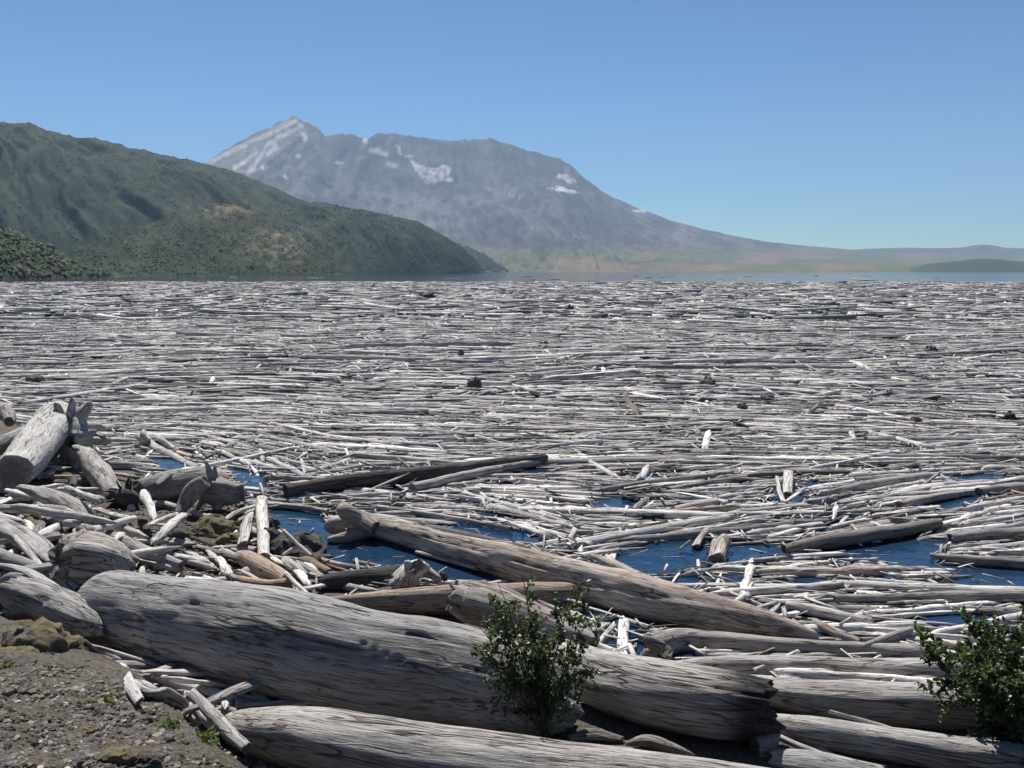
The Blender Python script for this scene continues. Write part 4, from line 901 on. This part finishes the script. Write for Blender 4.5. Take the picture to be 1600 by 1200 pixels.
def individuals(c, name, noun, cat, n, group, seed, nside, nring, flat, point, bend, verb='floating'):
    tone, kind = tones(len(c['x']), seed, c['px'], c['py'])
    size, lp, dp = seen_size(c); order = np.argsort(-size); top = order[:n]; rest = order[n:]
    V, q, tr, G, T = batch(sub(c, top), tone[top], nside, nring, flat, point, bend, seed + 1)
    taken = set()
    for j, i in enumerate(top):
        loc = np.array((c['x'][i], c['y'][i], 0.0))
        me = mk_mesh(name, V[j] - loc, [q, tr], smooth=[True, False], mats=(WOOD,), attrs={'grain': G[j], 'tone': T[j]})
        lab = label_for(j, c['px'][i], c['py'][i], lp[i], dp[i], kind[i], noun, taken, verb); taken.add(lab)
        link(name, me, loc=tuple(loc), label=lab, cat=cat, group=group)
    return sub(c, rest), tone[rest]
def cat_(*cs): return {k: np.concatenate([c[k] for c in cs]) for k in cs[0]}
AB = cat_(cA0, cA, cB0, cB)
restAB, tAB = individuals(AB, 'floating_log', 'log', 'log', 262, 'logs floating in the packed mat', 501, 12, 12, (0.85, 1.0), 0.25, 0.02)
restA2, tA2 = individuals(cA2, 'floating_board', 'split board', 'board', 240, 'split boards floating in the packed mat', 502, 7, 7, (0.35, 0.8), 0.5, 0.02)
cA3 = cat_(cA3, cA4)
# broken scraps scattered over the beach between the stranded logs
def scraps(n, seed, zone=None, Lmu=0.55, th0=-0.75):
    r = np.random.default_rng(seed)
    px = np.concatenate([r.uniform(-60, 620, n), r.uniform(130, 470, n // 2)]); py = np.concatenate([r.uniform(700, 935, n), r.uniform(1030, 1130, n // 2)])
    if zone: px = r.uniform(zone[0], zone[1], len(px)); py = r.uniform(zone[2], zone[3], len(px))
    k = np.ones(len(px), bool) if zone else ((py > 700 + (px - 150) * 0.28) & (py < 960)) | ((py > 1020) & (py > 1035 + 0.26 * (px - 150)) & (py < 1060 + 0.42 * (px - 150))); k &= ~((px > 150) & (px < 340) & (py > 790) & (py < 852) & (r.random(len(px)) < 0.8)); px, py = px[k], py[k]; n = len(px); z = np.full(n, 0.35)
    for _ in range(10):
        p = W(px, py, z); z = 0.5 * z + 0.5 * terrain(p[:, 0], p[:, 1])
    p = W(px, py, z); L = np.clip(np.exp(r.normal(math.log(Lmu), 0.5, n)), 0.15, 2.6); th = np.where(r.random(n) < 0.65, r.normal(th0, 0.45, n), r.uniform(-1.57, 1.57, n))
    g = np.stack([terrain(p[:, 0] + np.cos(th) * L / 2 * s, p[:, 1] + np.sin(th) * L / 2 * s) for s in (-1, 1)], 1)
    c = dict(x=p[:, 0], y=p[:, 1], th=th, L=L, r=np.clip(L * r.uniform(0.035, 0.09, n), 0.01, 0.075), px=px, py=py, tilt=(g[:, 1] - g[:, 0]) / L + r.normal(0, 0.05, n), occ=np.zeros(n), zb=np.maximum(g.mean(1), -0.02) + r.uniform(0, 0.10, n))
    k = (np.abs(terrain(p[:, 0], p[:, 1]) - z) < 0.06) & (z > 0.03); return sub(c, k)
cS = scraps(620, 909)
LAND_MAT = LAND
LAND = [(150, 700, 'the root plate'), (160, 745, 'the leaning grey log'), (200, 780, 'the blackened roots'), (325, 765, 'the finned stump'), (270, 755, 'the shadowed log'), (410, 830, 'the knotty white pole'), (385, 825, 'the split plank'), (468, 866, 'the dark boulder'), (415, 888, 'the peach log'), (565, 902, 'the charcoal log'),
        (645, 895, 'the fan stump'), (150, 876, 'the flared stump'), (205, 856, 'the straight grey log'), (318, 884, 'the pale slab'), (90, 790, 'the curved slab'), (35, 835, 'the smooth slab'), (90, 955, 'the knotted stump'), (338, 832, 'the brown boulder'), (205, 730, 'the smooth pale log'), (200, 1066, 'the snapped slat'), (343, 1126, 'the straight beam'), (245, 1085, 'the flaking slab'), (365, 1096, 'the short grey log')]
cT = scraps(36, 911, (-40, 270, 775, 925), 1.5, -1.0); cT['zb'] = cT['zb'] + np.random.default_rng(4).uniform(0.05, 0.45, len(cT['x']))
individuals(cT, 'driftwood_branch', 'branch', 'branch', 60, 'branches tangled in the pile of driftwood', 509, 10, 10, (0.6, 1.0), 0.4, 0.05, 'lying')
restS, tS = individuals(cS, 'driftwood_scrap', 'scrap of wood', 'wood scrap', 150, 'scraps of wood littering the beach', 507, 7, 7, (0.4, 0.9), 0.5, 0.03, 'lying')
t3, _ = tones(len(cA3['x']), 503, 0, 0); t4, _ = tones(len(cB2['x']), 504, 0, 0); t5, _ = tones(len(cC['x']), 505, 0, 0); t6, _ = tones(len(cD['x']), 506, 0, 0)
near = restAB['y'] < 34
joined('log_mat', 'packed mat of bleached floating logs spreading across the lake to the far open water',
       [batch(sub(restAB, near), tAB[near], 9, 7, (0.85, 1), 0.3, 0.02, 601), batch(sub(restAB, ~near), tAB[~near], 7, 4, (0.8, 1), 0.3, 0.015, 602), batch(cC, t5, 5, 2, (0.8, 1), 0.3, 0.01, 603), batch(cD, t6, 6, 2, (0.8, 1), 0.3, 0.01, 604)])
joined('wood_debris', 'splinters and broken boards floating between the logs of the mat',
       [batch(restA2, tA2, 6, 5, (0.35, 0.8), 0.5, 0.02, 605), batch(cA3, t3, 4, 3, (0.3, 0.8), 0.6, 0.02, 606), batch(cB2, t4, 5, 2, (0.4, 0.9), 0.5, 0.02, 607)])

joined('beach_debris', 'small splinters of wood littering the beach between the stranded logs', [batch(restS, tS, 5, 4, (0.4, 0.9), 0.5, 0.03, 608)])
# dark stumps floating root up far out in the mat
def blob(n_lat, n_lon, seed, sx, sy, sz, amp, fr, spikes=0.0):
    th = np.linspace(0.0, math.pi, n_lat)[1:-1]; ph = np.arange(n_lon) * 2 * math.pi / n_lon
    T_, P_ = np.meshgrid(th, ph, indexing='ij')
    d = np.stack([np.sin(T_) * np.cos(P_), np.sin(T_) * np.sin(P_), np.cos(T_)], -1)
    d = np.concatenate([d.reshape(-1, 3), [(0, 0, 1), (0, 0, -1)]])
    rr = 1 + amp * fbm(d[:, 0] * fr + seed * 3.7, d[:, 1] * fr, d[:, 2] * fr, 4, seed) + spikes * np.maximum(0, vnoise(d[:, 0] * 4 + seed, d[:, 1] * 4, d[:, 2] * 4, seed + 5)) ** 1.5
    V = d * rr[:, None] * (sx, sy, sz)
    m = n_lat - 2; k = np.arange(n_lon); kn = (k + 1) % n_lon
    q = np.concatenate([np.stack([k + i * n_lon, k + (i + 1) * n_lon, kn + (i + 1) * n_lon, kn + i * n_lon], 1) for i in range(m - 1)])
    t = np.concatenate([np.stack([np.full(n_lon, m * n_lon), k, kn], 1), np.stack([np.full(n_lon, m * n_lon + 1), kn + (m - 1) * n_lon, k + (m - 1) * n_lon], 1)])
    return V, q, t
STUMPS = [(740, 606, 24, 20, 'spiky dark stump standing in the middle of the mat'), (1105, 602, 26, 14, 'round dark stump floating in the mat below the mountain'), (1455, 551, 20, 11, 'humped dark stump floating in the mat'), (720, 556, 10, 10, 'small black knob of a stump in the mat'),
          (665, 466, 30, 10, 'hat shaped dark stump far out in the mat'), (890, 486, 16, 9, 'dark squat stump far out beneath the crater'), (1200, 625, 24, 9, 'low dark stump with a flat top in the mat'), (55, 597, 26, 12, 'dark boss of a stump on the mat behind the upturned stump'),
          (1397, 573, 18, 8, 'small dark mound of root in the mat'), (1430, 660, 22, 10, 'crumpled brown root ball near the corner leads'), (1578, 652, 16, 10, 'dark rounded stump beside the corner leads'), (690, 592, 16, 8, 'grey tufted stump beside a pale log'),
          (505, 505, 9, 6, 'tiny dark stump far out'), (495, 478, 18, 5, 'thin dark root lying far out in the mat'), (415, 575, 22, 10, 'pale tangled root in the mat'), (1160, 640, 14, 10, 'dark cut log end facing the shore'), (705, 495, 14, 7, 'grey pointed root far out'), (595, 519, 12, 8, 'dark pointed root near mid lake'),
          (850, 540, 16, 7, 'dark root clump beyond the spiky stump'), (960, 470, 14, 5, 'tiny dark root speck below the crater'), (1130, 458, 12, 5, 'tiny dark mound near the open water'), (1045, 462, 13, 5, 'tiny dark hump near the open water'), (730, 464, 10, 4, 'tiny dark tip near the hat shaped stump'), (1290, 485, 14, 6, 'small dark root far out below the low ridge')]
for i, (px, py, w, h, lab) in enumerate(STUMPS):
    p = W(px, py, 0.05); dep = proj(p)[2]; s = dep / F
    V, q, t = blob(12, 16, 900 + i, w * s / 2, w * s / 2, h * s * 0.85, 0.6, 1.8, 0.5)
    tn = np.tile(np.array((0.13, 0.12, 0.115)) if i not in (11, 14, 16) else np.array((0.33, 0.31, 0.29)), (len(V), 1))
    me = mk_mesh('floating_stump', V, [q, t], smooth=[False, False], mats=(WOOD,), attrs={'grain': V, 'tone': tn})
    link('floating_stump', me, loc=tuple(p), label=lab, cat='stump', group='dark stumps floating in the mat')

# ------------------------------------------------------------------ rocks, gravel
def rock(label, px, py, w, h, m, seed, z=None, flat=0.75, amp=0.55, name='rock', sink=0.3, res=40):
    zz = 0.2
    for _ in range(6):
        p = W(px, py, zz); zz = float(terrain(p[0], p[1])) if z is None else z
    s = proj(p)[2] / F
    V, q, t = blob(res, int(res * 1.5), seed, w * s / 2, w * s / 2 * 0.9, h * s / 2 * 1.15, amp, 1.3)
    V = V + 0.07 * w * s * np.stack([fbm(V[:, 0] * 9 / (w * s), V[:, 1] * 9 / (w * s), V[:, 2] * 9 / (w * s), 4, seed + k) for k in range(3)], 1)
    p = p + np.array((0, 0, h * s / 2 * (1 - sink * 2)))
    return link(name, mk_mesh(name, V, [q, t], mats=(m,)), loc=tuple(p), label=label, cat='rock', group='rocks on the shore')
rock('dark lumpy boulder at the edge of the beach pool', 468, 866, 84, 50, ROCKD, 31, sink=0.42)
rock('dark boulder behind the bleached knotty pole', 428, 858, 50, 46, ROCKD, 32, sink=0.4)
rock('small dark rock at the tip of the spit beside the beach pool', 424, 824, 24, 18, ROCKD, 33)
rock('rounded brown boulder under the finned stump', 338, 832, 86, 40, ROCKM, 34, sink=0.45)
rock('low brown boulder beside the split plank', 362, 850, 46, 30, ROCKM, 35, sink=0.4)
rock('white rounded stone beneath the blackened root mass', 205, 797, 13, 12, ROCKW, 36, amp=0.2, res=20)
rock('dark rough boulder on the gravel below the spit', 286, 838, 50, 22, ROCKD, 37, sink=0.4)
rock('mossy boulder at the top of the bank under the knotted stump', 60, 1058, 140, 110, ROCKM, 38, sink=0.30, z=0.75)
rock('pale mossy boulder on the bank beside the frame edge', 18, 1052, 100, 60, ROCKM, 39, sink=0.45, z=1.05)
rock('dark square edged stone on the bank', 112, 1032, 60, 50, ROCKD, 40, sink=0.4, z=0.85)
rock('mossy mound between the curved slab and the broad smooth slab', 60, 838, 110, 46, ROCKM, 41, sink=0.45)
rock('dark rock in the bottom of the gravel bank', 228, 1196, 50, 24, ROCKD, 42, sink=0.35)
rock('brown mossy rock low on the gravel bank', 180, 1186, 54, 26, ROCKM, 43, sink=0.45)
rock('black rock showing beside the leafy shrub in the pool', 692, 908, 16, 20, ROCKD, 44, z=0.1)

def stones(n, seed, region, smin, smax):
    r = np.random.default_rng(seed)
    px = r.uniform(region[0], region[1], n * 3); py = r.uniform(region[2], region[3], n * 3)
    z = np.full(n * 3, 0.6)
    for _ in range(9):
        p = W(px, py, z); z = 0.5 * z + 0.5 * terrain(p[:, 0], p[:, 1])
    p = W(px, py, z); k = (sdist(p[:, 0], p[:, 1], SHORE) > 0.15) & (np.abs(terrain(p[:, 0], p[:, 1]) - z) < 0.05)
    return p[k][:n], np.exp(r.uniform(math.log(smin), math.log(smax), n * 3))[k][:n], r
def gravel(sets, name, label):
    vs, fs, ts = [], [], []; o = 0
    ico = np.array([(0, 0, 1), (.89, 0, .45), (.28, .85, .45), (-.72, .53, .45), (-.72, -.53, .45), (.28, -.85, .45), (.72, .53, -.45), (-.28, .85, -.45), (-.89, 0, -.45), (-.28, -.85, -.45), (.72, -.53, -.45), (0, 0, -1)])
    fi = np.array([(0, 1, 2), (0, 2, 3), (0, 3, 4), (0, 4, 5), (0, 5, 1), (1, 6, 2), (2, 7, 3), (3, 8, 4), (4, 9, 5), (5, 10, 1), (6, 7, 2), (7, 8, 3), (8, 9, 4), (9, 10, 5), (10, 6, 1), (11, 7, 6), (11, 8, 7), (11, 9, 8), (11, 10, 9), (11, 6, 10)])
    for p, s, r in sets:
        n = len(p)
        V = ico[None] * (1 + r.uniform(-.3, .3, (n, 12, 1))) * (np.stack([r.uniform(.7, 1.3, n), r.uniform(.7, 1.3, n), r.uniform(.4, .8, n)], 1) * s[:, None])[:, None]
        a = r.uniform(0, 6.28, n)[:, None]; x = V[..., 0] * np.cos(a) - V[..., 1] * np.sin(a); y = V[..., 0] * np.sin(a) + V[..., 1] * np.cos(a)
        V = np.stack([x, y, V[..., 2]], -1) + p[:, None] + np.array((0, 0, 0.0)) + (s * 0.12)[:, None, None] * np.array((0, 0, 1))
        vs.append(V.reshape(-1, 3)); fs.append((fi[None] + (o + np.arange(n) * 12)[:, None, None]).reshape(-1, 3)); o += n * 12
        c = lerp((0.06, 0.054, 0.046), (0.25, 0.225, 0.19), r.random(n) ** 1.3) * (1 + r.normal(0, 1, (n, 1)) * np.array((0.07, 0.02, -0.08))); c = np.where((r.random(n) < 0.02)[:, None], (0.38, 0.36, 0.34), c)
        ts.append(np.repeat(c[:, None], 12, 1).reshape(-1, 3))
    me = mk_mesh(name, np.concatenate(vs), [np.concatenate(fs)], smooth=[False], mats=(GRAVEL,), attrs={'tone': np.concatenate(ts)})
    link(name, me, label=label, cat='gravel', kind='stuff')
gravel([stones(5800, 71, (-120, 430, 1035, 1290), 0.010, 0.036), stones(1500, 72, (120, 520, 770, 900), 0.015, 0.06), stones(1200, 73, (-100, 330, 900, 1120), 0.012, 0.05), stones(400, 74, (300, 900, 1100, 1290), 0.012, 0.05)], 'gravel', 'loose grey and brown gravel on the bank and spit')
ps, ss, rr = stones(60, 75, (5, 330, 1075, 1200), 0.035, 0.065)
used = set()
words_c = ['grey', 'brownish', 'dark', 'pale']; words_s = ['flat', 'angular', 'rounded', 'wedge shaped', 'lumpy', 'blocky']
for i, (p, s) in enumerate(zip(ps, ss)):
    px, py, _ = proj(p)
    ci = int(rr.integers(0, 4)); wi = i % 6
    V, q, t = blob(10, 14, 300 + i, s * rr.uniform(.8, 1.3), s * rr.uniform(.8, 1.2), s * (0.4 if wi == 0 else 0.65), 0.5, 1.5)
    where = 'high on the gravel bank' if py < 1115 else 'halfway down the gravel bank' if py < 1155 else 'low on the gravel bank'
    side = 'near the frame edge' if px < 90 else 'below the mossy boulder' if px < 170 else 'beside the snapped slat' if px < 250 else 'near the straight beam'
    lab = None
    for e in ('', 'small ', 'sharp edged ', 'weathered ', 'half sunk ', 'tilted ', 'dusty ', 'broad '):
        lab = f'{e}{words_s[wi]} {words_c[ci if ci < 3 else 0]} stone lying {where} {side}'
        if lab not in used: break
    used.add(lab)
    link('stone', mk_mesh('stone', V, [q, t], smooth=[False, False], mats=((ROCKG, ROCKM, ROCKD, ROCKW)[ci] if ci < 3 else ROCKG,)), loc=tuple(p), label=lab, cat='stone', group='stones on the gravel bank')

# ------------------------------------------------------------------ shrubs and weeds
def tube(P, R, ns=6):
    P = np.asarray(P, float); n = len(P); t = np.gradient(P, axis=0); t /= np.linalg.norm(t, axis=1)[:, None]
    a = np.cross(t, (0.3, 0.9, 0.1)); a /= np.linalg.norm(a, axis=1)[:, None]; b = np.cross(t, a)
    g = np.arange(ns) * 2 * math.pi / ns
    V = P[:, None] + np.asarray(R)[:, None, None] * (np.cos(g)[None, :, None] * a[:, None] + np.sin(g)[None, :, None] * b[:, None])
    k = np.arange(ns); kn = (k + 1) % ns
    return V.reshape(-1, 3), np.concatenate([np.stack([k + i * ns, kn + i * ns, kn + (i + 1) * ns, k + (i + 1) * ns], 1) for i in range(n - 1)])
def leaves(P, D, size, r, tones_):
    n = len(P)
    D = D / np.linalg.norm(D, axis=1)[:, None]
    up = r.normal(0, 0.55, (n, 3)) + np.array((0, 0, 1.0)); sd = np.cross(D, up); sd /= np.linalg.norm(sd, axis=1)[:, None]; nn = np.cross(sd, D)
    L = size * np.exp(r.normal(0, 0.25, n)); Wd = L * r.uniform(0.5, 0.75, n)
    def pt(u, v, w): return P + D * (L * u)[:, None] + sd * (Wd * v)[:, None] + nn * (L * w)[:, None]
    V = np.stack([pt(0, 0, 0), pt(.35, .5, .06), pt(.75, .38, .02), pt(1, 0, -.12), pt(.75, -.38, .02), pt(.35, -.5, .06), pt(.5, 0, -.05)], 1)
    f = np.array([(0, 1, 6), (1, 2, 6), (2, 3, 6), (3, 4, 6), (4, 5, 6), (5, 0, 6)])
    Fs = (f[None] + (np.arange(n) * 7)[:, None, None]).reshape(-1, 3)
    return V.reshape(-1, 3), Fs, np.repeat(tones_[:, None], 7, 1).reshape(-1, 3)
def shrub(label, base, nst, height, spread, nleaf, size, seed, lean=(0, 0), low=0.05, drop=False):
    r = np.random.default_rng(seed); base = np.asarray(base, float)
    root = link('shrub', None, loc=tuple(base), label=label, cat='shrub', group='green shrubs growing among the driftwood')
    LP, LD = [], []
    for k in range(nst):
        az = r.uniform(0, 6.28); out = spread * r.uniform(0.25, 1.0); h = height * r.uniform(0.5, 1.0) * (1 - 0.25 * out / max(spread, .01))
        tip = np.array((math.cos(az) * out + lean[0], math.sin(az) * out * 0.8 + lean[1], h))
        t = np.linspace(0, 1, 9)[:, None]; w = np.cumsum(r.normal(0, 0.018, (9, 3)), 0) * t
        P = tip * np.concatenate([t, t, t ** 0.75], 1) + w + r.normal(0, .03, 3) * (1 - t) * (1, 1, 0)
        V, q = tube(P, 0.0075 * (1 - 0.8 * t[:, 0]) * (height / 1.4)); vs, qs, o = [V], [q], len(V)
        for b in range(r.integers(8, 14)):
            u = r.uniform(0.12, 0.95); i = int(u * 8); p0 = P[i]
            d = r.normal(0, 1, 3) + np.array((math.cos(az) * .5, math.sin(az) * .5, 0.7)); d /= np.linalg.norm(d); ln = height * r.uniform(.10, .26) * (1.2 - 0.6 * u)
            Q = p0 + d * np.linspace(0, ln, 5)[:, None] + np.cumsum(r.normal(0, .01, (5, 3)), 0)
            V2, q2 = tube(Q, np.linspace(0.0045, 0.0015, 5), 4); vs.append(V2); qs.append(q2 + o); o += len(V2)
            m = max(3, int(nleaf / nst / 11)); s = r.uniform(0.15, 1.05, m)
            lp = p0 + d * (s * ln)[:, None] + r.normal(0, .012, (m, 3))
            LP.append(lp); LD.append(d * 0.5 + r.normal(0, .75, (m, 3)))
        V = np.concatenate(vs)
        link('stem', mk_mesh('stem', V, [np.concatenate(qs)], mats=(BARK,), attrs={'tone': np.tile((0.075, 0.06, 0.045), (len(V), 1))}), parent=root)
    LP = np.concatenate(LP); LD = np.concatenate(LD)
    if drop: k = LP[:, 2] > low + r.uniform(-0.2, 0.2, len(LP)); LP, LD = LP[k], LD[k]
    LP[:, 2] = np.maximum(LP[:, 2], low)
    g = r.random(len(LP)) ** 1.2
    tn = lerp((0.030, 0.050, 0.022), (0.085, 0.118, 0.042), g); tn = np.where((r.random(len(LP)) < 0.06)[:, None], (0.14, 0.15, 0.06), tn)
    V, f, T = leaves(LP, LD, size, r, tn)
    link('foliage', mk_mesh('foliage', V, [f], smooth=[False], mats=(LEAF,), attrs={'tone': T}), parent=root)
    return root
bp = W(850, 1170, 0.2); shrub('slender leafy shrub growing from the gap between the two big trunks', bp, 18, 2.15, 0.68, 6800, 0.044, 61, lean=(-0.06, 0.0), low=0.42, drop=True)
bp = W(1580, 1175, 0.1); shrub('dense dark green bush covering the ends of the stacked logs', bp, 60, 1.72, 1.3, 22000, 0.048, 62, lean=(0.1, -0.05))
def weed(label, px, py, h, n, seed):
    r = np.random.default_rng(seed); zz = 0.8
    for _ in range(12):
        p = W(px, py, zz); zz = 0.5 * zz + 0.5 * float(terrain(p[0], p[1]))
    root = link('weed', None, loc=tuple(p), label=label, cat='weed', group='small green weeds on the gravel bank')
    Pq = r.normal(0, h * 0.8, (n, 3)) * (1, 1, 0.15); D = r.normal(0, .6, (n, 3)) + np.array((0, 0, 0.8))
    Pq[:, 2] = np.abs(Pq[:, 2])
    tn = lerp((0.06, 0.095, 0.02), (0.14, 0.19, 0.035), r.random(n))
    V, f, T = leaves(Pq, D, h * 0.5, r, tn)
    link('foliage', mk_mesh('foliage', V, [f], smooth=[False], mats=(LEAF,), attrs={'tone': T}), parent=root)
    V, q = tube(np.array([(0, 0, -.02), (0.004, 0.002, h * .4), (0.01, 0, h * 0.8)]), np.array((0.004, 0.003, 0.001)))
    link('stem', mk_mesh('stem', V, [q], mats=(BARK,), attrs={'tone': np.tile((0.08, 0.09, 0.03), (len(V), 1))}), parent=root)
weed('small yellow-green weed at the upper edge of the gravel bank', 163, 1096, 0.07, 60, 81)
weed('sparse green weed halfway along the gravel bank edge', 266, 1134, 0.075, 60, 82)
weed('brightest green weed low on the bank near the straight beam', 318, 1156, 0.08, 110, 83)
weed('yellow-green tuft beside the pale mossy boulder', 6, 1042, 0.06, 50, 84)
weed('dark green tuft beside the mossy mound', 20, 790, 0.14, 90, 85)
haze()
